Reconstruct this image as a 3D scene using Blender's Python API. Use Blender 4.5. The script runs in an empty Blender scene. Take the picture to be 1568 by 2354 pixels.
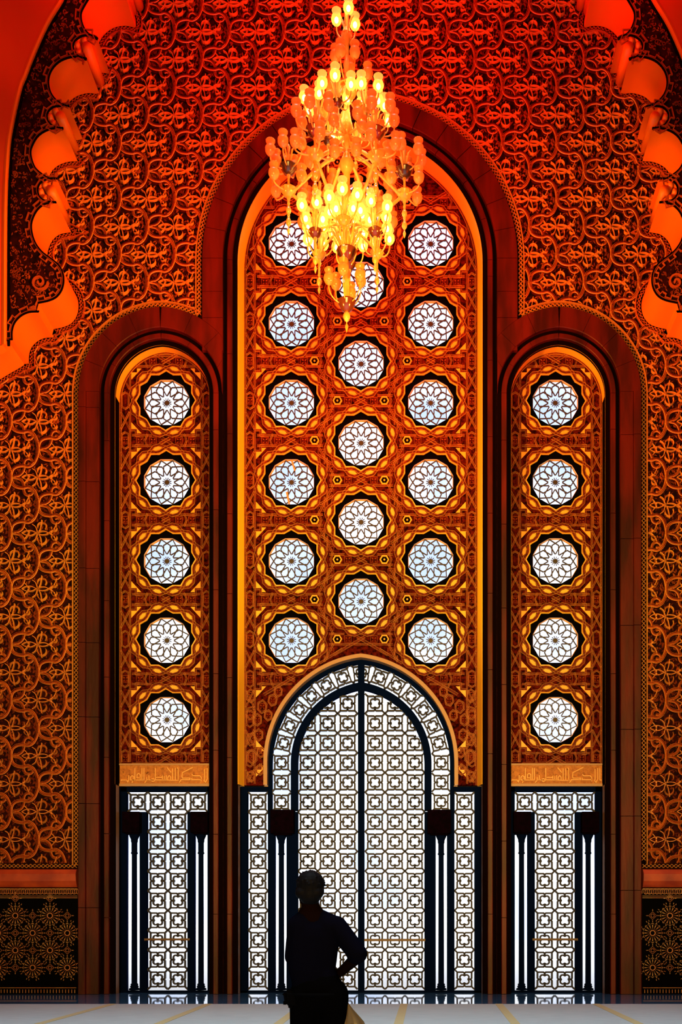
import bpy, bmesh, math, random
import numpy as np
from mathutils import Vector, Matrix

random.seed(7)
PI = math.pi
scene = bpy.context.scene
COL = scene.collection

# ------------------------------------------------------------------ camera
F = 2400.0                    # focal length in pixels of the 1568 x 2354 frame
D = 2400.0 / 113.0            # distance to the plane of the arch edges (y = 0)
VX, VY = 945.0, 2130.0        # principal point
CX, CZ = (VX - 828.0) / 113.0, 1.37
cam_d = bpy.data.cameras.new('camera')
cam = bpy.data.objects.new('camera', cam_d)
COL.objects.link(cam)
cam.location = (CX, -D, CZ)
cam.rotation_euler = (PI / 2, 0, 0)
cam_d.sensor_fit = 'VERTICAL'
cam_d.sensor_height = 36.0
cam_d.lens = F / 2354.0 * 36.0
cam_d.shift_x = (784.0 - VX) / 2354.0
cam_d.shift_y = (VY - 1177.0) / 2354.0
cam_d.clip_end = 300
scene.camera = cam

# ------------------------------------------------------------------ world, lights, exposure
scene.view_settings.view_transform = 'Standard'
scene.view_settings.look = 'None'
scene.view_settings.exposure = 0.0
scene.view_settings.gamma = 1.0
scene.view_settings.use_curve_mapping = False
world = bpy.data.worlds.new('bright_hazy_sky')
scene.world = world
world.use_nodes = True
wn = world.node_tree.nodes
wl = world.node_tree.links
bg = wn['Background']
tc = wn.new('ShaderNodeTexCoord')
nz = wn.new('ShaderNodeTexNoise')
nz.inputs['Scale'].default_value = 14.0
nz.inputs['Detail'].default_value = 3.0
rp = wn.new('ShaderNodeValToRGB')
rp.color_ramp.elements[0].position = 0.36
rp.color_ramp.elements[0].color = (0.62, 0.74, 1.0, 1)
rp.color_ramp.elements[1].position = 0.6
rp.color_ramp.elements[1].color = (1.0, 1.0, 1.0, 1)
wl.new(tc.outputs['Generated'], nz.inputs['Vector'])
wl.new(nz.outputs['Fac'], rp.inputs['Fac'])
wl.new(rp.outputs['Color'], bg.inputs['Color'])
bg.inputs['Strength'].default_value = 1.5


def area_light(name, loc, target, sx, sy, power, color, spread=180):
    ld = bpy.data.lights.new(name, 'AREA')
    ld.shape = 'RECTANGLE'
    ld.size, ld.size_y = sx, sy
    ld.energy = power
    ld.color = color
    ld.spread = math.radians(spread)
    o = bpy.data.objects.new(name, ld)
    COL.objects.link(o)
    o.location = loc
    d = Vector(target) - Vector(loc)
    o.rotation_euler = d.to_track_quat('-Z', 'Y').to_euler()
    return o


# unseen fills added: amber and red grade the walls, cool white lifts the carpet
area_light('amber_wall_fill', (1.0, -27.0, 4.0), (0, 0, 6.0), 10, 4, 820, (1.0, 0.54, 0.10), 46)
area_light('red_wall_fill', (0, -13.5, 25.4), (0, 0, 17.5), 13, 3, 1000, (1.0, 0.02, 0.003), 150)
area_light('cool_carpet_fill', (0.5, -17.0, 26.3), (0.5, -15.0, 0), 14, 14, 1350, (0.70, 0.90, 1.0), 50)


def fill_spot(name, loc, target, power, color, angle):
    ld = bpy.data.lights.new(name, 'SPOT')
    ld.energy, ld.color = power, color
    ld.spot_size, ld.spot_blend = math.radians(angle), 0.7
    ld.shadow_soft_size = 0.5
    o = bpy.data.objects.new(name, ld)
    COL.objects.link(o)
    o.location = loc
    o.rotation_euler = (Vector(target) - Vector(loc)).to_track_quat('-Z', 'Y').to_euler()


# unseen spots added on both sides to brighten the opposite soffits of the arch
for sx in (-1, 1):
    fill_spot('soffit_fill', (sx * 11.0, -13.0, 3.2), (-sx * 6.2, 0, 12.2), 11000, (1.0, 0.72, 0.04), 32)
    fill_spot('soffit_fill', (sx * 11.0, -13.0, 3.6), (-sx * 5.5, 0, 18.5), 24000, (1.0, 0.012, 0.002), 44)
scene.cycles.use_denoising = True
scene.cycles.max_bounces = 6
scene.cycles.diffuse_bounces = 2
scene.cycles.glossy_bounces = 3
scene.cycles.transparent_max_bounces = 12
scene.cycles.caustics_reflective = False
scene.cycles.caustics_refractive = False
scene.cycles.sample_clamp_indirect = 3.0


# ------------------------------------------------------------------ helpers
def at(px, py, Y):
    """world point seen at a pixel of the frame, at depth Y"""
    k = (D + Y) / F
    return ((px - VX) * k + CX, CZ + (VY - py) * k)


def zpx(py, Y=0.0):
    return CZ + (VY - py) * (D + Y) / F


U0 = 1 / 113.0


def new_mat(name, color, rough=0.6, metal=0.0, color2=None, scale=4.0, bump=0.0, bscale=40.0, detail=4.0, spec=0.5, stretch=None):
    m = bpy.data.materials.new(name)
    m.use_nodes = True
    nt = m.node_tree
    b = nt.nodes['Principled BSDF']
    b.inputs['Base Color'].default_value = (*color, 1)
    b.inputs['Roughness'].default_value = rough
    b.inputs['Metallic'].default_value = metal
    b.inputs['Specular IOR Level'].default_value = spec
    tcn = nt.nodes.new('ShaderNodeTexCoord')
    vec = tcn.outputs['Object']
    if stretch:
        mp = nt.nodes.new('ShaderNodeMapping')
        mp.inputs['Scale'].default_value = stretch
        nt.links.new(vec, mp.inputs['Vector'])
        vec = mp.outputs['Vector']
    if color2:
        n = nt.nodes.new('ShaderNodeTexNoise')
        n.inputs['Scale'].default_value = scale
        n.inputs['Detail'].default_value = detail
        r = nt.nodes.new('ShaderNodeValToRGB')
        r.color_ramp.elements[0].color = (*color, 1)
        r.color_ramp.elements[1].color = (*color2, 1)
        r.color_ramp.elements[0].position = 0.35
        r.color_ramp.elements[1].position = 0.65
        nt.links.new(vec, n.inputs['Vector'])
        nt.links.new(n.outputs['Fac'], r.inputs['Fac'])
        nt.links.new(r.outputs['Color'], b.inputs['Base Color'])
    if bump:
        n2 = nt.nodes.new('ShaderNodeTexNoise')
        n2.inputs['Scale'].default_value = bscale
        n2.inputs['Detail'].default_value = 5.0
        bp = nt.nodes.new('ShaderNodeBump')
        bp.inputs['Strength'].default_value = bump
        bp.inputs['Distance'].default_value = 0.03
        nt.links.new(vec, n2.inputs['Vector'])
        nt.links.new(n2.outputs['Fac'], bp.inputs['Height'])
        nt.links.new(bp.outputs['Normal'], b.inputs['Normal'])
    return m


def emit_mat(name, color, strength, base=(0.8, 0.4, 0.1)):
    m = new_mat(name, base, 0.3)
    b = m.node_tree.nodes['Principled BSDF']
    b.inputs['Emission Color'].default_value = (*color, 1)
    b.inputs['Emission Strength'].default_value = strength
    return m


def glass_mat(name, tint, gloss=0.06, rough=0.05, alpha=1.0, body=(0.8, 0.8, 0.8), bodyfac=0.0, emit=None, estr=0.0):
    """thin glass: clear to the light behind it, with a reflecting surface and some body colour"""
    m = bpy.data.materials.new(name)
    m.use_nodes = True
    nt = m.node_tree
    nt.nodes.remove(nt.nodes['Principled BSDF'])
    out = nt.nodes['Material Output']
    tr = nt.nodes.new('ShaderNodeBsdfTransparent')
    tr.inputs['Color'].default_value = (*tint, 1)
    gl = nt.nodes.new('ShaderNodeBsdfGlossy')
    gl.inputs['Roughness'].default_value = rough
    mx = nt.nodes.new('ShaderNodeMixShader')
    mx.inputs[0].default_value = gloss
    nt.links.new(tr.outputs[0], mx.inputs[1])
    nt.links.new(gl.outputs[0], mx.inputs[2])
    last = mx.outputs[0]
    if bodyfac:
        df = nt.nodes.new('ShaderNodeBsdfDiffuse')
        df.inputs['Color'].default_value = (*body, 1)
        tl = nt.nodes.new('ShaderNodeBsdfTranslucent')
        tl.inputs['Color'].default_value = (*body, 1)
        m1 = nt.nodes.new('ShaderNodeMixShader')
        m1.inputs[0].default_value = 0.45
        nt.links.new(df.outputs[0], m1.inputs[1])
        nt.links.new(tl.outputs[0], m1.inputs[2])
        m2 = nt.nodes.new('ShaderNodeMixShader')
        m2.inputs[0].default_value = bodyfac
        nt.links.new(last, m2.inputs[1])
        nt.links.new(m1.outputs[0], m2.inputs[2])
        last = m2.outputs[0]
    if emit:
        em = nt.nodes.new('ShaderNodeEmission')
        em.inputs['Color'].default_value = (*emit, 1)
        em.inputs['Strength'].default_value = estr
        ad = nt.nodes.new('ShaderNodeAddShader')
        nt.links.new(last, ad.inputs[0])
        nt.links.new(em.outputs[0], ad.inputs[1])
        last = ad.outputs[0]
        m.cycles.emission_sampling = 'NONE'
    nt.links.new(last, out.inputs['Surface'])
    return m


class MB:
    """collects faces (with a material index) for ONE mesh"""

    def __init__(self):
        self.v, self.f, self.m = [], [], []

    def add(self, vs, fs, mi=0):
        n = len(self.v)
        self.v.extend(vs)
        for k, f in enumerate(fs):
            self.f.append(tuple(i + n for i in f))
            self.m.append(mi if isinstance(mi, int) else mi[k])

    def box(self, x0, x1, y0, y1, z0, z1, mi=0):
        self.add([(x0, y0, z0), (x1, y0, z0), (x1, y1, z0), (x0, y1, z0), (x0, y0, z1), (x1, y0, z1), (x1, y1, z1), (x0, y1, z1)],
                 [(0, 3, 2, 1), (4, 5, 6, 7), (0, 1, 5, 4), (1, 2, 6, 5), (2, 3, 7, 6), (3, 0, 4, 7)], mi)

    def sweep(self, path, prof, yb, closed=False, mats=None, caps=True):
        """sweep a profile [(across, height toward the viewer)] along an x-z path that lies at depth yb"""
        offs = [offset(path, o, closed) for o, h in prof]
        n, k = len(path), len(prof)
        vs = []
        for i in range(n):
            for j in range(k):
                vs.append((offs[j][i][0], yb - prof[j][1], offs[j][i][1]))
        fs, ms = [], []
        for i in range(n if closed else n - 1):
            i2 = (i + 1) % n
            for j in range(k - 1):
                fs.append((i * k + j, i * k + j + 1, i2 * k + j + 1, i2 * k + j))
                ms.append(mats[j] if mats else 0)
        if not closed and caps:
            fs.append(tuple(range(k - 1, -1, -1)))
            fs.append(tuple((n - 1) * k + j for j in range(k)))
            ms += [mats[k // 2] if mats else 0] * 2
        self.add(vs, fs, ms)

    def bar(self, path, w, y0, y1, closed=False, mi=0):
        """square bar of width w along an x-z path, front at y0, back at y1"""
        h = y1 - y0
        prof = [(-w / 2, 0), (-w / 2, h), (w / 2, h), (w / 2, 0)]
        self.sweep(path, prof, y1, closed, [mi] * 4)

    def plate(self, poly, y0, y1, mi=0, side=None):
        """convex or star-shaped polygon as a slab, front y0, back y1"""
        n = len(poly)
        vs = [(x, y0, z) for x, z in poly] + [(x, y1, z) for x, z in poly]
        fs = [tuple(range(n)), tuple(range(2 * n - 1, n - 1, -1))] + [(i, n + i, n + (i + 1) % n, (i + 1) % n) for i in range(n)]
        ms = [mi, mi] + [mi if side is None else side] * n
        self.add(vs, fs, ms)

    def tube(self, pts, rad, seg=8, mi=0, caps=True):
        pts = [Vector(p) for p in pts]
        n = len(pts)
        if not isinstance(rad, (list, tuple)):
            rad = [rad] * n
        t0 = (pts[1] - pts[0]).normalized()
        up = Vector((0, 0, 1)) if abs(t0.z) < 0.9 else Vector((1, 0, 0))
        nrm = t0.cross(up).normalized()
        vs = []
        for i in range(n):
            t = (pts[min(i + 1, n - 1)] - pts[max(i - 1, 0)]).normalized()
            nrm = (nrm - t * nrm.dot(t)).normalized()
            b = t.cross(nrm)
            for j in range(seg):
                a = 2 * PI * j / seg
                vs.append(tuple(pts[i] + (nrm * math.cos(a) + b * math.sin(a)) * rad[i]))
        fs = [(i * seg + j, i * seg + (j + 1) % seg, (i + 1) * seg + (j + 1) % seg, (i + 1) * seg + j) for i in range(n - 1) for j in range(seg)]
        if caps:
            fs += [tuple(range(seg - 1, -1, -1)), tuple((n - 1) * seg + j for j in range(seg))]
        self.add(vs, fs, mi)

    def lathe(self, prof, seg=16, c=(0, 0, 0), mi=0, flute=0.0, nfl=12):
        vs, fs = [], []
        k = len(prof)
        for j in range(seg):
            a = 2 * PI * j / seg
            for i, (r, h) in enumerate(prof):
                rr = r * (1 + flute * math.cos(nfl * a))
                vs.append((c[0] + rr * math.cos(a), c[1] + rr * math.sin(a), c[2] + h))
        for j in range(seg):
            j2 = (j + 1) % seg
            for i in range(k - 1):
                fs.append((j * k + i, j2 * k + i, j2 * k + i + 1, j * k + i + 1))
        self.add(vs, fs, mi)

    def clip(self, fn):
        """drop the faces whose centre is outside; fn takes arrays x, z"""
        if not self.f:
            return self
        c = np.array([[sum(self.v[i][0] for i in f) / len(f), sum(self.v[i][2] for i in f) / len(f)] for f in self.f])
        ok = fn(c[:, 0], c[:, 1])
        self.f = [f for f, k in zip(self.f, ok) if k]
        self.m = [q for q, k in zip(self.m, ok) if k]
        return self

    def moved(self, dx, dz):
        self.v = [(x + dx, y, z + dz) for x, y, z in self.v]
        return self

    def mesh(self, name, mats, smooth=False):
        me = bpy.data.meshes.new(name)
        used = sorted({i for f in self.f for i in f})
        if len(used) < len(self.v):
            mp = {i: k for k, i in enumerate(used)}
            vs = [self.v[i] for i in used]
            fs = [tuple(mp[i] for i in f) for f in self.f]
        else:
            vs, fs = self.v, self.f
        me.from_pydata(vs, [], fs)
        for m in mats if isinstance(mats, (list, tuple)) else [mats]:
            me.materials.append(m)
        if any(self.m):
            me.polygons.foreach_set('material_index', self.m)
        if smooth:
            me.polygons.foreach_set('use_smooth', [True] * len(fs))
        me.update()
        return me

    def build(self, name, mats, parent=None, smooth=False, kind=None, label=None):
        return link(name, self.mesh(name, mats, smooth), parent, kind, label)


def link(name, me, parent=None, kind=None, label=None, loc=None, rot=None):
    o = bpy.data.objects.new(name, me)
    COL.objects.link(o)
    if parent:
        o.parent = parent
    if kind:
        o['kind'] = kind
    if label:
        o['label'] = label
    if loc:
        o.location = loc
    if rot:
        o.rotation_euler = rot
    return o


def empty(name, loc=(0, 0, 0), kind=None, label=None, cat=None, group=None):
    o = link(name, None, None, kind, label, loc)
    o.empty_display_size = 0.2
    if cat:
        o['category'] = cat
    if group:
        o['group'] = group
    return o


def offset(path, o, closed=False):
    n = len(path)
    out = []
    for i in range(n):
        p = path[i]
        a = path[(i - 1) % n] if (closed or i > 0) else None
        b = path[(i + 1) % n] if (closed or i < n - 1) else None
        d1 = d2 = None
        if a is not None:
            d1 = (p[0] - a[0], p[1] - a[1])
            l = math.hypot(*d1) or 1e-9
            d1 = (d1[0] / l, d1[1] / l)
        if b is not None:
            d2 = (b[0] - p[0], b[1] - p[1])
            l = math.hypot(*d2) or 1e-9
            d2 = (d2[0] / l, d2[1] / l)
        d1 = d1 or d2
        d2 = d2 or d1
        n1, n2 = (-d1[1], d1[0]), (-d2[1], d2[0])
        mx, mz = n1[0] + n2[0], n1[1] + n2[1]
        l2 = mx * mx + mz * mz
        if l2 < 0.35:
            mx, mz, s = n1[0], n1[1], 1.0
        else:
            s = 2.0 / l2
        out.append((p[0] + mx * s * o, p[1] + mz * s * o))
    return out


def catmull(pts, n=4):
    out = []
    for i in range(len(pts) - 1):
        p0, p1, p2, p3 = pts[max(i - 1, 0)], pts[i], pts[i + 1], pts[min(i + 2, len(pts) - 1)]
        for k in range(n):
            t = k / n
            out.append(tuple(0.5 * (2 * b + (c - a) * t + (2 * a - 5 * b + 4 * c - d) * t * t + (3 * b - a - 3 * c + d) * t ** 3)
                             for a, b, c, d in zip(p0, p1, p2, p3)))
    out.append(tuple(pts[-1]))
    return out


def resample(path, step):
    out = [path[0]]
    acc = 0.0
    for a, b in zip(path, path[1:]):
        l = math.hypot(b[0] - a[0], b[1] - a[1])
        t = step - acc
        while t <= l:
            out.append((a[0] + (b[0] - a[0]) * t / l, a[1] + (b[1] - a[1]) * t / l))
            t += step
        acc = l - (t - step)
    return out


def fill(loops, Y, name, mat, parent=None, kind=None, flip=False):
    """flat face bounded by the first loop, with the others as holes"""
    bm = bmesh.new()
    for lp in loops:
        vs = [bm.verts.new((x, Y, z)) for x, z in lp]
        for i in range(len(vs)):
            bm.edges.new((vs[i], vs[(i + 1) % len(vs)]))
    bmesh.ops.triangle_fill(bm, edges=bm.edges[:], use_beauty=True, normal=(0, -1, 0))
    for f in bm.faces:
        f.normal_update()
        if f.normal.y > 0:
            f.normal_flip()
    me = bpy.data.meshes.new(name)
    bm.to_mesh(me)
    bm.free()
    me.materials.append(mat)
    return link(name, me, parent, kind)


def in_poly(poly, x, z):
    x = np.asarray(x, float)
    z = np.asarray(z, float)
    r = np.zeros(x.shape, bool)
    n = len(poly)
    for i in range(n):
        x1, z1 = poly[i]
        x2, z2 = poly[(i + 1) % n]
        if z1 == z2:
            continue
        c = ((z1 > z) != (z2 > z)) & (x < (x2 - x1) * (z - z1) / (z2 - z1) + x1)
        r ^= c
    return r


# ------------------------------------------------------------------ materials
PLASTER = new_mat('carved_plaster', (0.50, 0.105, 0.015), 0.55, color2=(0.34, 0.055, 0.008), scale=1.3, spec=0.25)
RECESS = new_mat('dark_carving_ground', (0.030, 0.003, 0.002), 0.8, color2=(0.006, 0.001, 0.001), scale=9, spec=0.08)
FOLIAGE = new_mat('carved_foliage_plaster', (0.36, 0.065, 0.010), 0.6, color2=(0.14, 0.016, 0.003), scale=2.2, spec=0.2)
GILT = new_mat('gilt_line', (0.98, 0.55, 0.12), 0.35)
GOLDRED = new_mat('gold_vine_and_lit_edge', (0.78, 0.28, 0.045), 0.4)  # gold of the vines; on the ribbons it paints lit edges
RIBSHADE = new_mat('red_ribbon_groove_shade', (0.07, 0.006, 0.002), 0.7, spec=0.0)
STRAPGILT = new_mat('dull_gilt_strap_edge', (0.46, 0.19, 0.03), 0.5, spec=0.2)
YELLOW = new_mat('yellow_plaster_reveal', (1.0, 0.56, 0.03), 0.5)
SMOOTH = new_mat('smooth_arch_plaster', (0.95, 0.23, 0.010), 0.45, bump=0.08, bscale=60)
REDWALL = new_mat('plain_red_plaster', (0.72, 0.085, 0.008), 0.5, bump=0.05, bscale=50)
STONE = new_mat('dark_red_stone', (0.095, 0.005, 0.0025), 0.5, color2=(0.025, 0.0018, 0.0012), scale=1.1, bump=0.15, bscale=6, stretch=(3, 3, 0.6), spec=0.25)
BLACKTRIM = new_mat('black_trim_groove_shade', (0.004, 0.0015, 0.0015), 0.6, spec=0.0)  # black borders; in the frame grooves it is painted shade
STRAPRED = new_mat('painted_strapwork', (0.17, 0.020, 0.006), 0.6, color2=(0.055, 0.006, 0.003), scale=24, spec=0.1)
PANELRED = new_mat('painted_panel_ground', (0.10, 0.008, 0.003), 0.7, color2=(0.008, 0.001, 0.001), scale=16, detail=6, spec=0.0)
ORANGE = new_mat('gilded_lozenge', (0.95, 0.44, 0.04), 0.45)
BLACKFRAME = new_mat('black_window_surround', (0.002, 0.0015, 0.0015), 0.7, spec=0.0)
LEAD = new_mat('dark_tracery', (0.035, 0.028, 0.022), 0.5)
BRONZE = new_mat('dark_bronze_blue_glare', (0.0012, 0.0045, 0.030), 0.5, spec=0.0)  # blue of the daylight glare put into the base colour
LATTICE = new_mat('bronze_lattice_blue_glare', (0.020, 0.024, 0.045), 0.5, spec=0.2)  # glare between the bars tints this colour blue
TAN = new_mat('tan_plaster_trim', (0.38, 0.23, 0.13), 0.5)
BAND = new_mat('inscription_plaster', (0.52, 0.20, 0.03), 0.5, color2=(0.34, 0.11, 0.015), scale=20, bump=0.4, bscale=60)
LETTER = new_mat('raised_letter_plaster', (0.74, 0.40, 0.12), 0.5)
LEDGE = new_mat('red_stone_ledge', (0.46, 0.07, 0.014), 0.45, color2=(0.26, 0.03, 0.008), scale=3)
TILEBLACK = new_mat('black_glazed_tile', (0.002, 0.002, 0.002), 0.5, spec=0.0)
TILEGOLD = new_mat('gold_glazed_tile', (0.52, 0.34, 0.10), 0.4, color2=(0.48, 0.17, 0.05), scale=5)
MARBLE = new_mat('polished_marble', (0.015, 0.10, 0.27), 0.05, color2=(0.06, 0.20, 0.40), scale=1.5, stretch=(0.5, 4, 1))
CARPET = new_mat('pale_carpet', (0.33, 0.46, 0.50), 0.9, color2=(0.40, 0.53, 0.56), scale=3, bump=0.3, bscale=14, stretch=(1, 5, 1))
STRIPE = new_mat('beige_carpet_stripe', (0.44, 0.43, 0.22), 0.9, bump=0.3, bscale=40)
HALL = new_mat('hall_plaster', (0.30, 0.06, 0.02), 0.8)
WINGLASS = glass_mat('window_glass', (0.93, 0.95, 1.0), 0.05, 0.08)
PAVING = new_mat('white_terrace_paving', (0.92, 0.92, 0.90), 0.7)

# ------------------------------------------------------------------ the hall
HX, HB, HT = 15.0, -46.0, 27.0
mb = MB(); mb.box(-HX, HX, HB, 0.62, -0.3, 0.0); mb.build('floor', MARBLE, kind='structure')
mb = MB(); mb.box(-HX, HX, HB, 0.6, HT, HT + 0.3); mb.build('ceiling', HALL, kind='structure')
mb = MB(); mb.box(-HX - 0.3, -HX, HB, 0.6, 0, HT); mb.build('wall_west', HALL, kind='structure')
mb = MB(); mb.box(HX, HX + 0.3, HB, 0.6, 0, HT); mb.build('wall_east', HALL, kind='structure')
mb = MB(); mb.box(-HX, HX, HB - 0.3, HB, 0, HT); mb.build('wall_south', HALL, kind='structure')
mb = MB(); mb.box(-60, 60, 0.62, 90, -0.35, -0.05); mb.build('floor_terrace', PAVING, kind='structure')

# ------------------------------------------------------------------ niche outlines
NICHES = [  # centre x, half width at front, spring z, point offset, half width at panel
    dict(cx=0.0, a=281.3 * U0, zs=zpx(604), c=12 * U0, ap=2.408),
    dict(cx=-4.027, a=108 * U0, zs=zpx(909), c=7 * U0, ap=0.957),
    dict(cx=4.027, a=108 * U0, zs=zpx(909), c=7 * U0, ap=0.957),
]


def arch(cx, a, zs, c, zb, n=24):
    """pointed arch outline, from the lower left over the apex to the lower right"""
    r = a + c
    h = math.sqrt(r * r - c * c)
    th = math.atan2(h, c)
    left = [(cx + c - r * math.cos(th * i / n), zs + r * math.sin(th * i / n)) for i in range(n + 1)]
    right = [(2 * cx - x, z) for x, z in reversed(left[:-1])]
    return [(cx - a, zb)] + left + right + [(cx + a, zb)]


def arch_dist(nc, x, z, a=None):
    """signed distance outside the arch edge (arrays)"""
    a = nc['a'] if a is None else a
    dx = np.abs(x - nc['cx'])
    up = np.hypot(dx + nc['c'], np.maximum(z - nc['zs'], 0)) - (a + nc['c'])
    return np.where(z <= nc['zs'], dx - a, up)


Z0 = 0.0
YP = 0.33      # depth of the pierced panels
YD = 0.50      # depth of the doors

# back wall plate with the three niches left open
WALLY = -0.04
outer = [(-HX, Z0), (-HX, HT), (HX, HT), (HX, Z0)]


def hole_path(nc, d):
    return arch(nc['cx'], nc['a'] + d, nc['zs'], nc['c'], Z0)


lp = [(-HX, Z0)]
loop = [(-HX, HT), (-HX, Z0)]
for k in (1, 0, 2):
    loop += hole_path(NICHES[k], 11 * U0)
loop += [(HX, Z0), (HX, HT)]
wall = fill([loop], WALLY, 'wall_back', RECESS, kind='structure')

# ------------------------------------------------------------------ front scalloped arch (the path of its edge, seen at depth YF)
YF = -0.92
S3 = 3.267
SECT = [
    [(930, -75), (850, -92), (760, -75), (690, -25), (640, 50), (615, 110), (625, 180), (660, 245), (735, 298)],
    [(735, 298), (690, 278), (620, 280), (570, 315), (558, 360), (590, 420), (652, 450)],
    [(652, 450), (560, 435), (460, 465), (395, 530), (370, 610), (385, 690), (430, 755), (512, 802)],
    [(522, 806), (470, 804), (400, 815), (362, 860), (370, 915), (410, 950), (478, 968)],
    [(478, 970), (390, 975), (300, 1020), (248, 1100), (238, 1165), (265, 1250), (310, 1300), (382, 1345)],
    [(430, 1350), (380, 1350), (320, 1370), (290, 1420), (305, 1480), (350, 1510), (425, 1520)],
    [(425, 1525), (340, 1540), (280, 1590), (245, 1670), (245, 1740), (270, 1820), (320, 1890), (385, 1940)],
    [(385, 1940), (440, 1985), (475, 2040), (485, 2110), (470, 2180), (430, 2235), (370, 2265), (290, 2282)],
    [(276, 2335), (290, 2347), (220, 2352), (160, 2380), (115, 2430), (97, 2490), (97, 2555)],
    [(58, 2556), (52, 2568), (0, 2600), (-70, 2640), (-160, 2700), (-225, 2780), (-250, 2870)],
]
TOPCURL = [(1050, -330), (1000, -340), (930, -335), (890, -300), (880, -250), (905, -190), (930, -150), (935, -90)]
SECT = [TOPCURL] + SECT
sect_w = []
for s in SECT:
    sect_w.append([at(x / S3, y / S3, YF) for x, y in catmull(s, 4)])
left_path = [(-2.2, HT)]
for s in sect_w:
    for p in s:
        if math.hypot(p[0] - left_path[-1][0], p[1] - left_path[-1][1]) > 0.004:
            left_path.append(p)
xe = left_path[-1][0]
left_path.append((xe, Z0))
border_px = [(330, -330), (255, -190), (195, -85), (150, 0), (112, 63), (81, 132), (61, 184), (50.5, 211), (31, 300), (23, 367), (18, 500), (17, 796)]
border = [at(x, y, YF) for x, y in catmull(border_px, 4)]

arch_walls = {}
FUN = PI / 113.0
for side, sx in (('left', -1), ('right', 1)):
    def mir(path):
        return [(x if sx < 0 else -x, z) for x, z in path]
    P = mir(left_path)
    # front face of the arch wall
    far = -HX if sx < 0 else HX
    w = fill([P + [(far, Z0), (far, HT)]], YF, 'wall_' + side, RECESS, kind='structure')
    w['label'] = 'scalloped arch in the red plaster wall at the %s edge' % side
    arch_walls[side] = w
    # smooth soffit of every lobe, one piece each
    for k, s in enumerate(sect_w):
        q = MB()
        pth = mir(s)
        n = len(pth)
        vs = [(x, YF, z) for x, z in pth] + [(x, WALLY - 0.02, z) for x, z in pth]
        fs = [(i, i + 1, n + i + 1, n + i) for i in range(n - 1)]
        q.add(vs, fs)
        q.build('lobe_soffit' if k % 2 else 'scroll_soffit', SMOOTH, w, smooth=True)
    # steps between the lobes
    q = MB()
    segs = [(sect_w[i][-1], sect_w[i + 1][0]) for i in range(len(sect_w) - 1)] + [((left_path[0]), sect_w[0][0]), (sect_w[-1][-1], (xe, Z0))]
    for a, b in segs:
        if math.hypot(a[0] - b[0], a[1] - b[1]) < 0.003:
            continue
        a, b = mir([a, b])
        q.add([(a[0], YF, a[1]), (b[0], YF, b[1]), (b[0], WALLY - 0.02, b[1]), (a[0], WALLY - 0.02, a[1])], [(0, 1, 2, 3)])
    q.build('soffit_step', SMOOTH, w)
    # flutes running through the small scrolls
    for k in (0, 2, 4, 6):
        s = mir(sect_w[k])
        n = len(s)
        cx = sum(p[0] for p in s) / n
        cz = sum(p[1] for p in s) / n
        for t, rr in ((0.30, 0.055), (0.55, 0.05), (0.80, 0.055)):
            p = s[int(t * (n - 1))]
            x, z = p[0] * 0.72 + cx * 0.28, p[1] * 0.72 + cz * 0.28
            q = MB()
            q.tube([(x, YF - 0.01, z), (x, WALLY - 0.03, z)], rr, 10)
            q.build('flute', SMOOTH, w, smooth=True)
        a, b = s[0], s[-1]
        x, z = cx * 0.55 + 0.45 * (a[0] + b[0]) / 2, cz * 0.55 + 0.45 * (a[1] + b[1]) / 2
        q = MB(); q.tube([(x, YF - 0.02, z), (x, WALLY - 0.03, z)], 0.10, 12)
        q.build('scroll_roll', SMOOTH, w, smooth=True)
    # edge mouldings and the key pattern on the front face (outside of the opening is the left side of the path direction)
    sg = -1 if sx < 0 else 1
    vis = P[1:-1]
    q = MB()
    for s_ in sect_w:
        p = mir(s_)
        q.bar(offset(p, sg * 0.012), 0.022, YF - 0.03, YF)
    q.build('edge_moulding', BLACKTRIM, w)
    fine = resample(vis, 0.012)
    key = []
    lvl = 0
    for i in range(0, len(fine), 11):
        j = min(i + 11, len(fine) - 1)
        o = 0.060 if lvl else 0.125
        lvl = 1 - lvl
        of = offset(fine[max(i - 1, 0):j + 2], sg * o)
        key += [of[0] if i == 0 else of[1], of[-2]]
    q = MB(); q.bar(key, 0.016, YF - 0.035, YF); q.build('key_pattern', PLASTER, w)
    q = MB(); q.bar(offset(resample(vis, 0.05), sg * 0.035), 0.008, YF - 0.03, YF); q.build('key_line', PLASTER, w)
    # curved border strip and the plain red wall outside of it
    B = mir(border)
    q = MB()
    sgb = sg
    q.sweep(B, [(-0.005, 0), (-0.005, 0.06), (sgb * 0.035, 0.085), (sgb * 0.085, 0.06), (sgb * 0.085, 0)], YF)
    q.build('border_strip', SMOOTH, w, smooth=False)
    q = MB(); q.bar(offset(B, -sgb * 0.03), 0.05, YF - 0.02, YF); q.build('border_groove', BLACKTRIM, w)
    outb = offset(B, sgb * 0.08)
    Bb = outb[-1]
    fill([[(outb[0][0], HT)] + outb + [(xe if sx < 0 else -xe, Bb[1]), (far, Bb[1]), (far, HT)]], YF - 0.05, 'plain_plaster', REDWALL, w)
    fill([[(xe if sx < 0 else -xe, Bb[1] + 0.01), (Bb[0], Bb[1] + 0.01), (B[-1][0], Bb[1] - 0.1), (xe if sx < 0 else -xe, Bb[1] - 0.6)]], YF - 0.02, 'impost_block', SMOOTH, w)
    # carved vines on the band between border and lobes
    rnd = random.Random(3)
    q = MB()
    band_poly = mir(left_path[1:-2] + [at(16, 800, YF)] + list(reversed(border)))
    keepout = mir(left_path)
    zmin, zmax = min(p[1] for p in band_poly), zpx(-60, YF)
    path_arr = np.array(fine)
    xlo, xhi = at(16, 0, YF)[0], at(250, 0, YF)[0]
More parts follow.
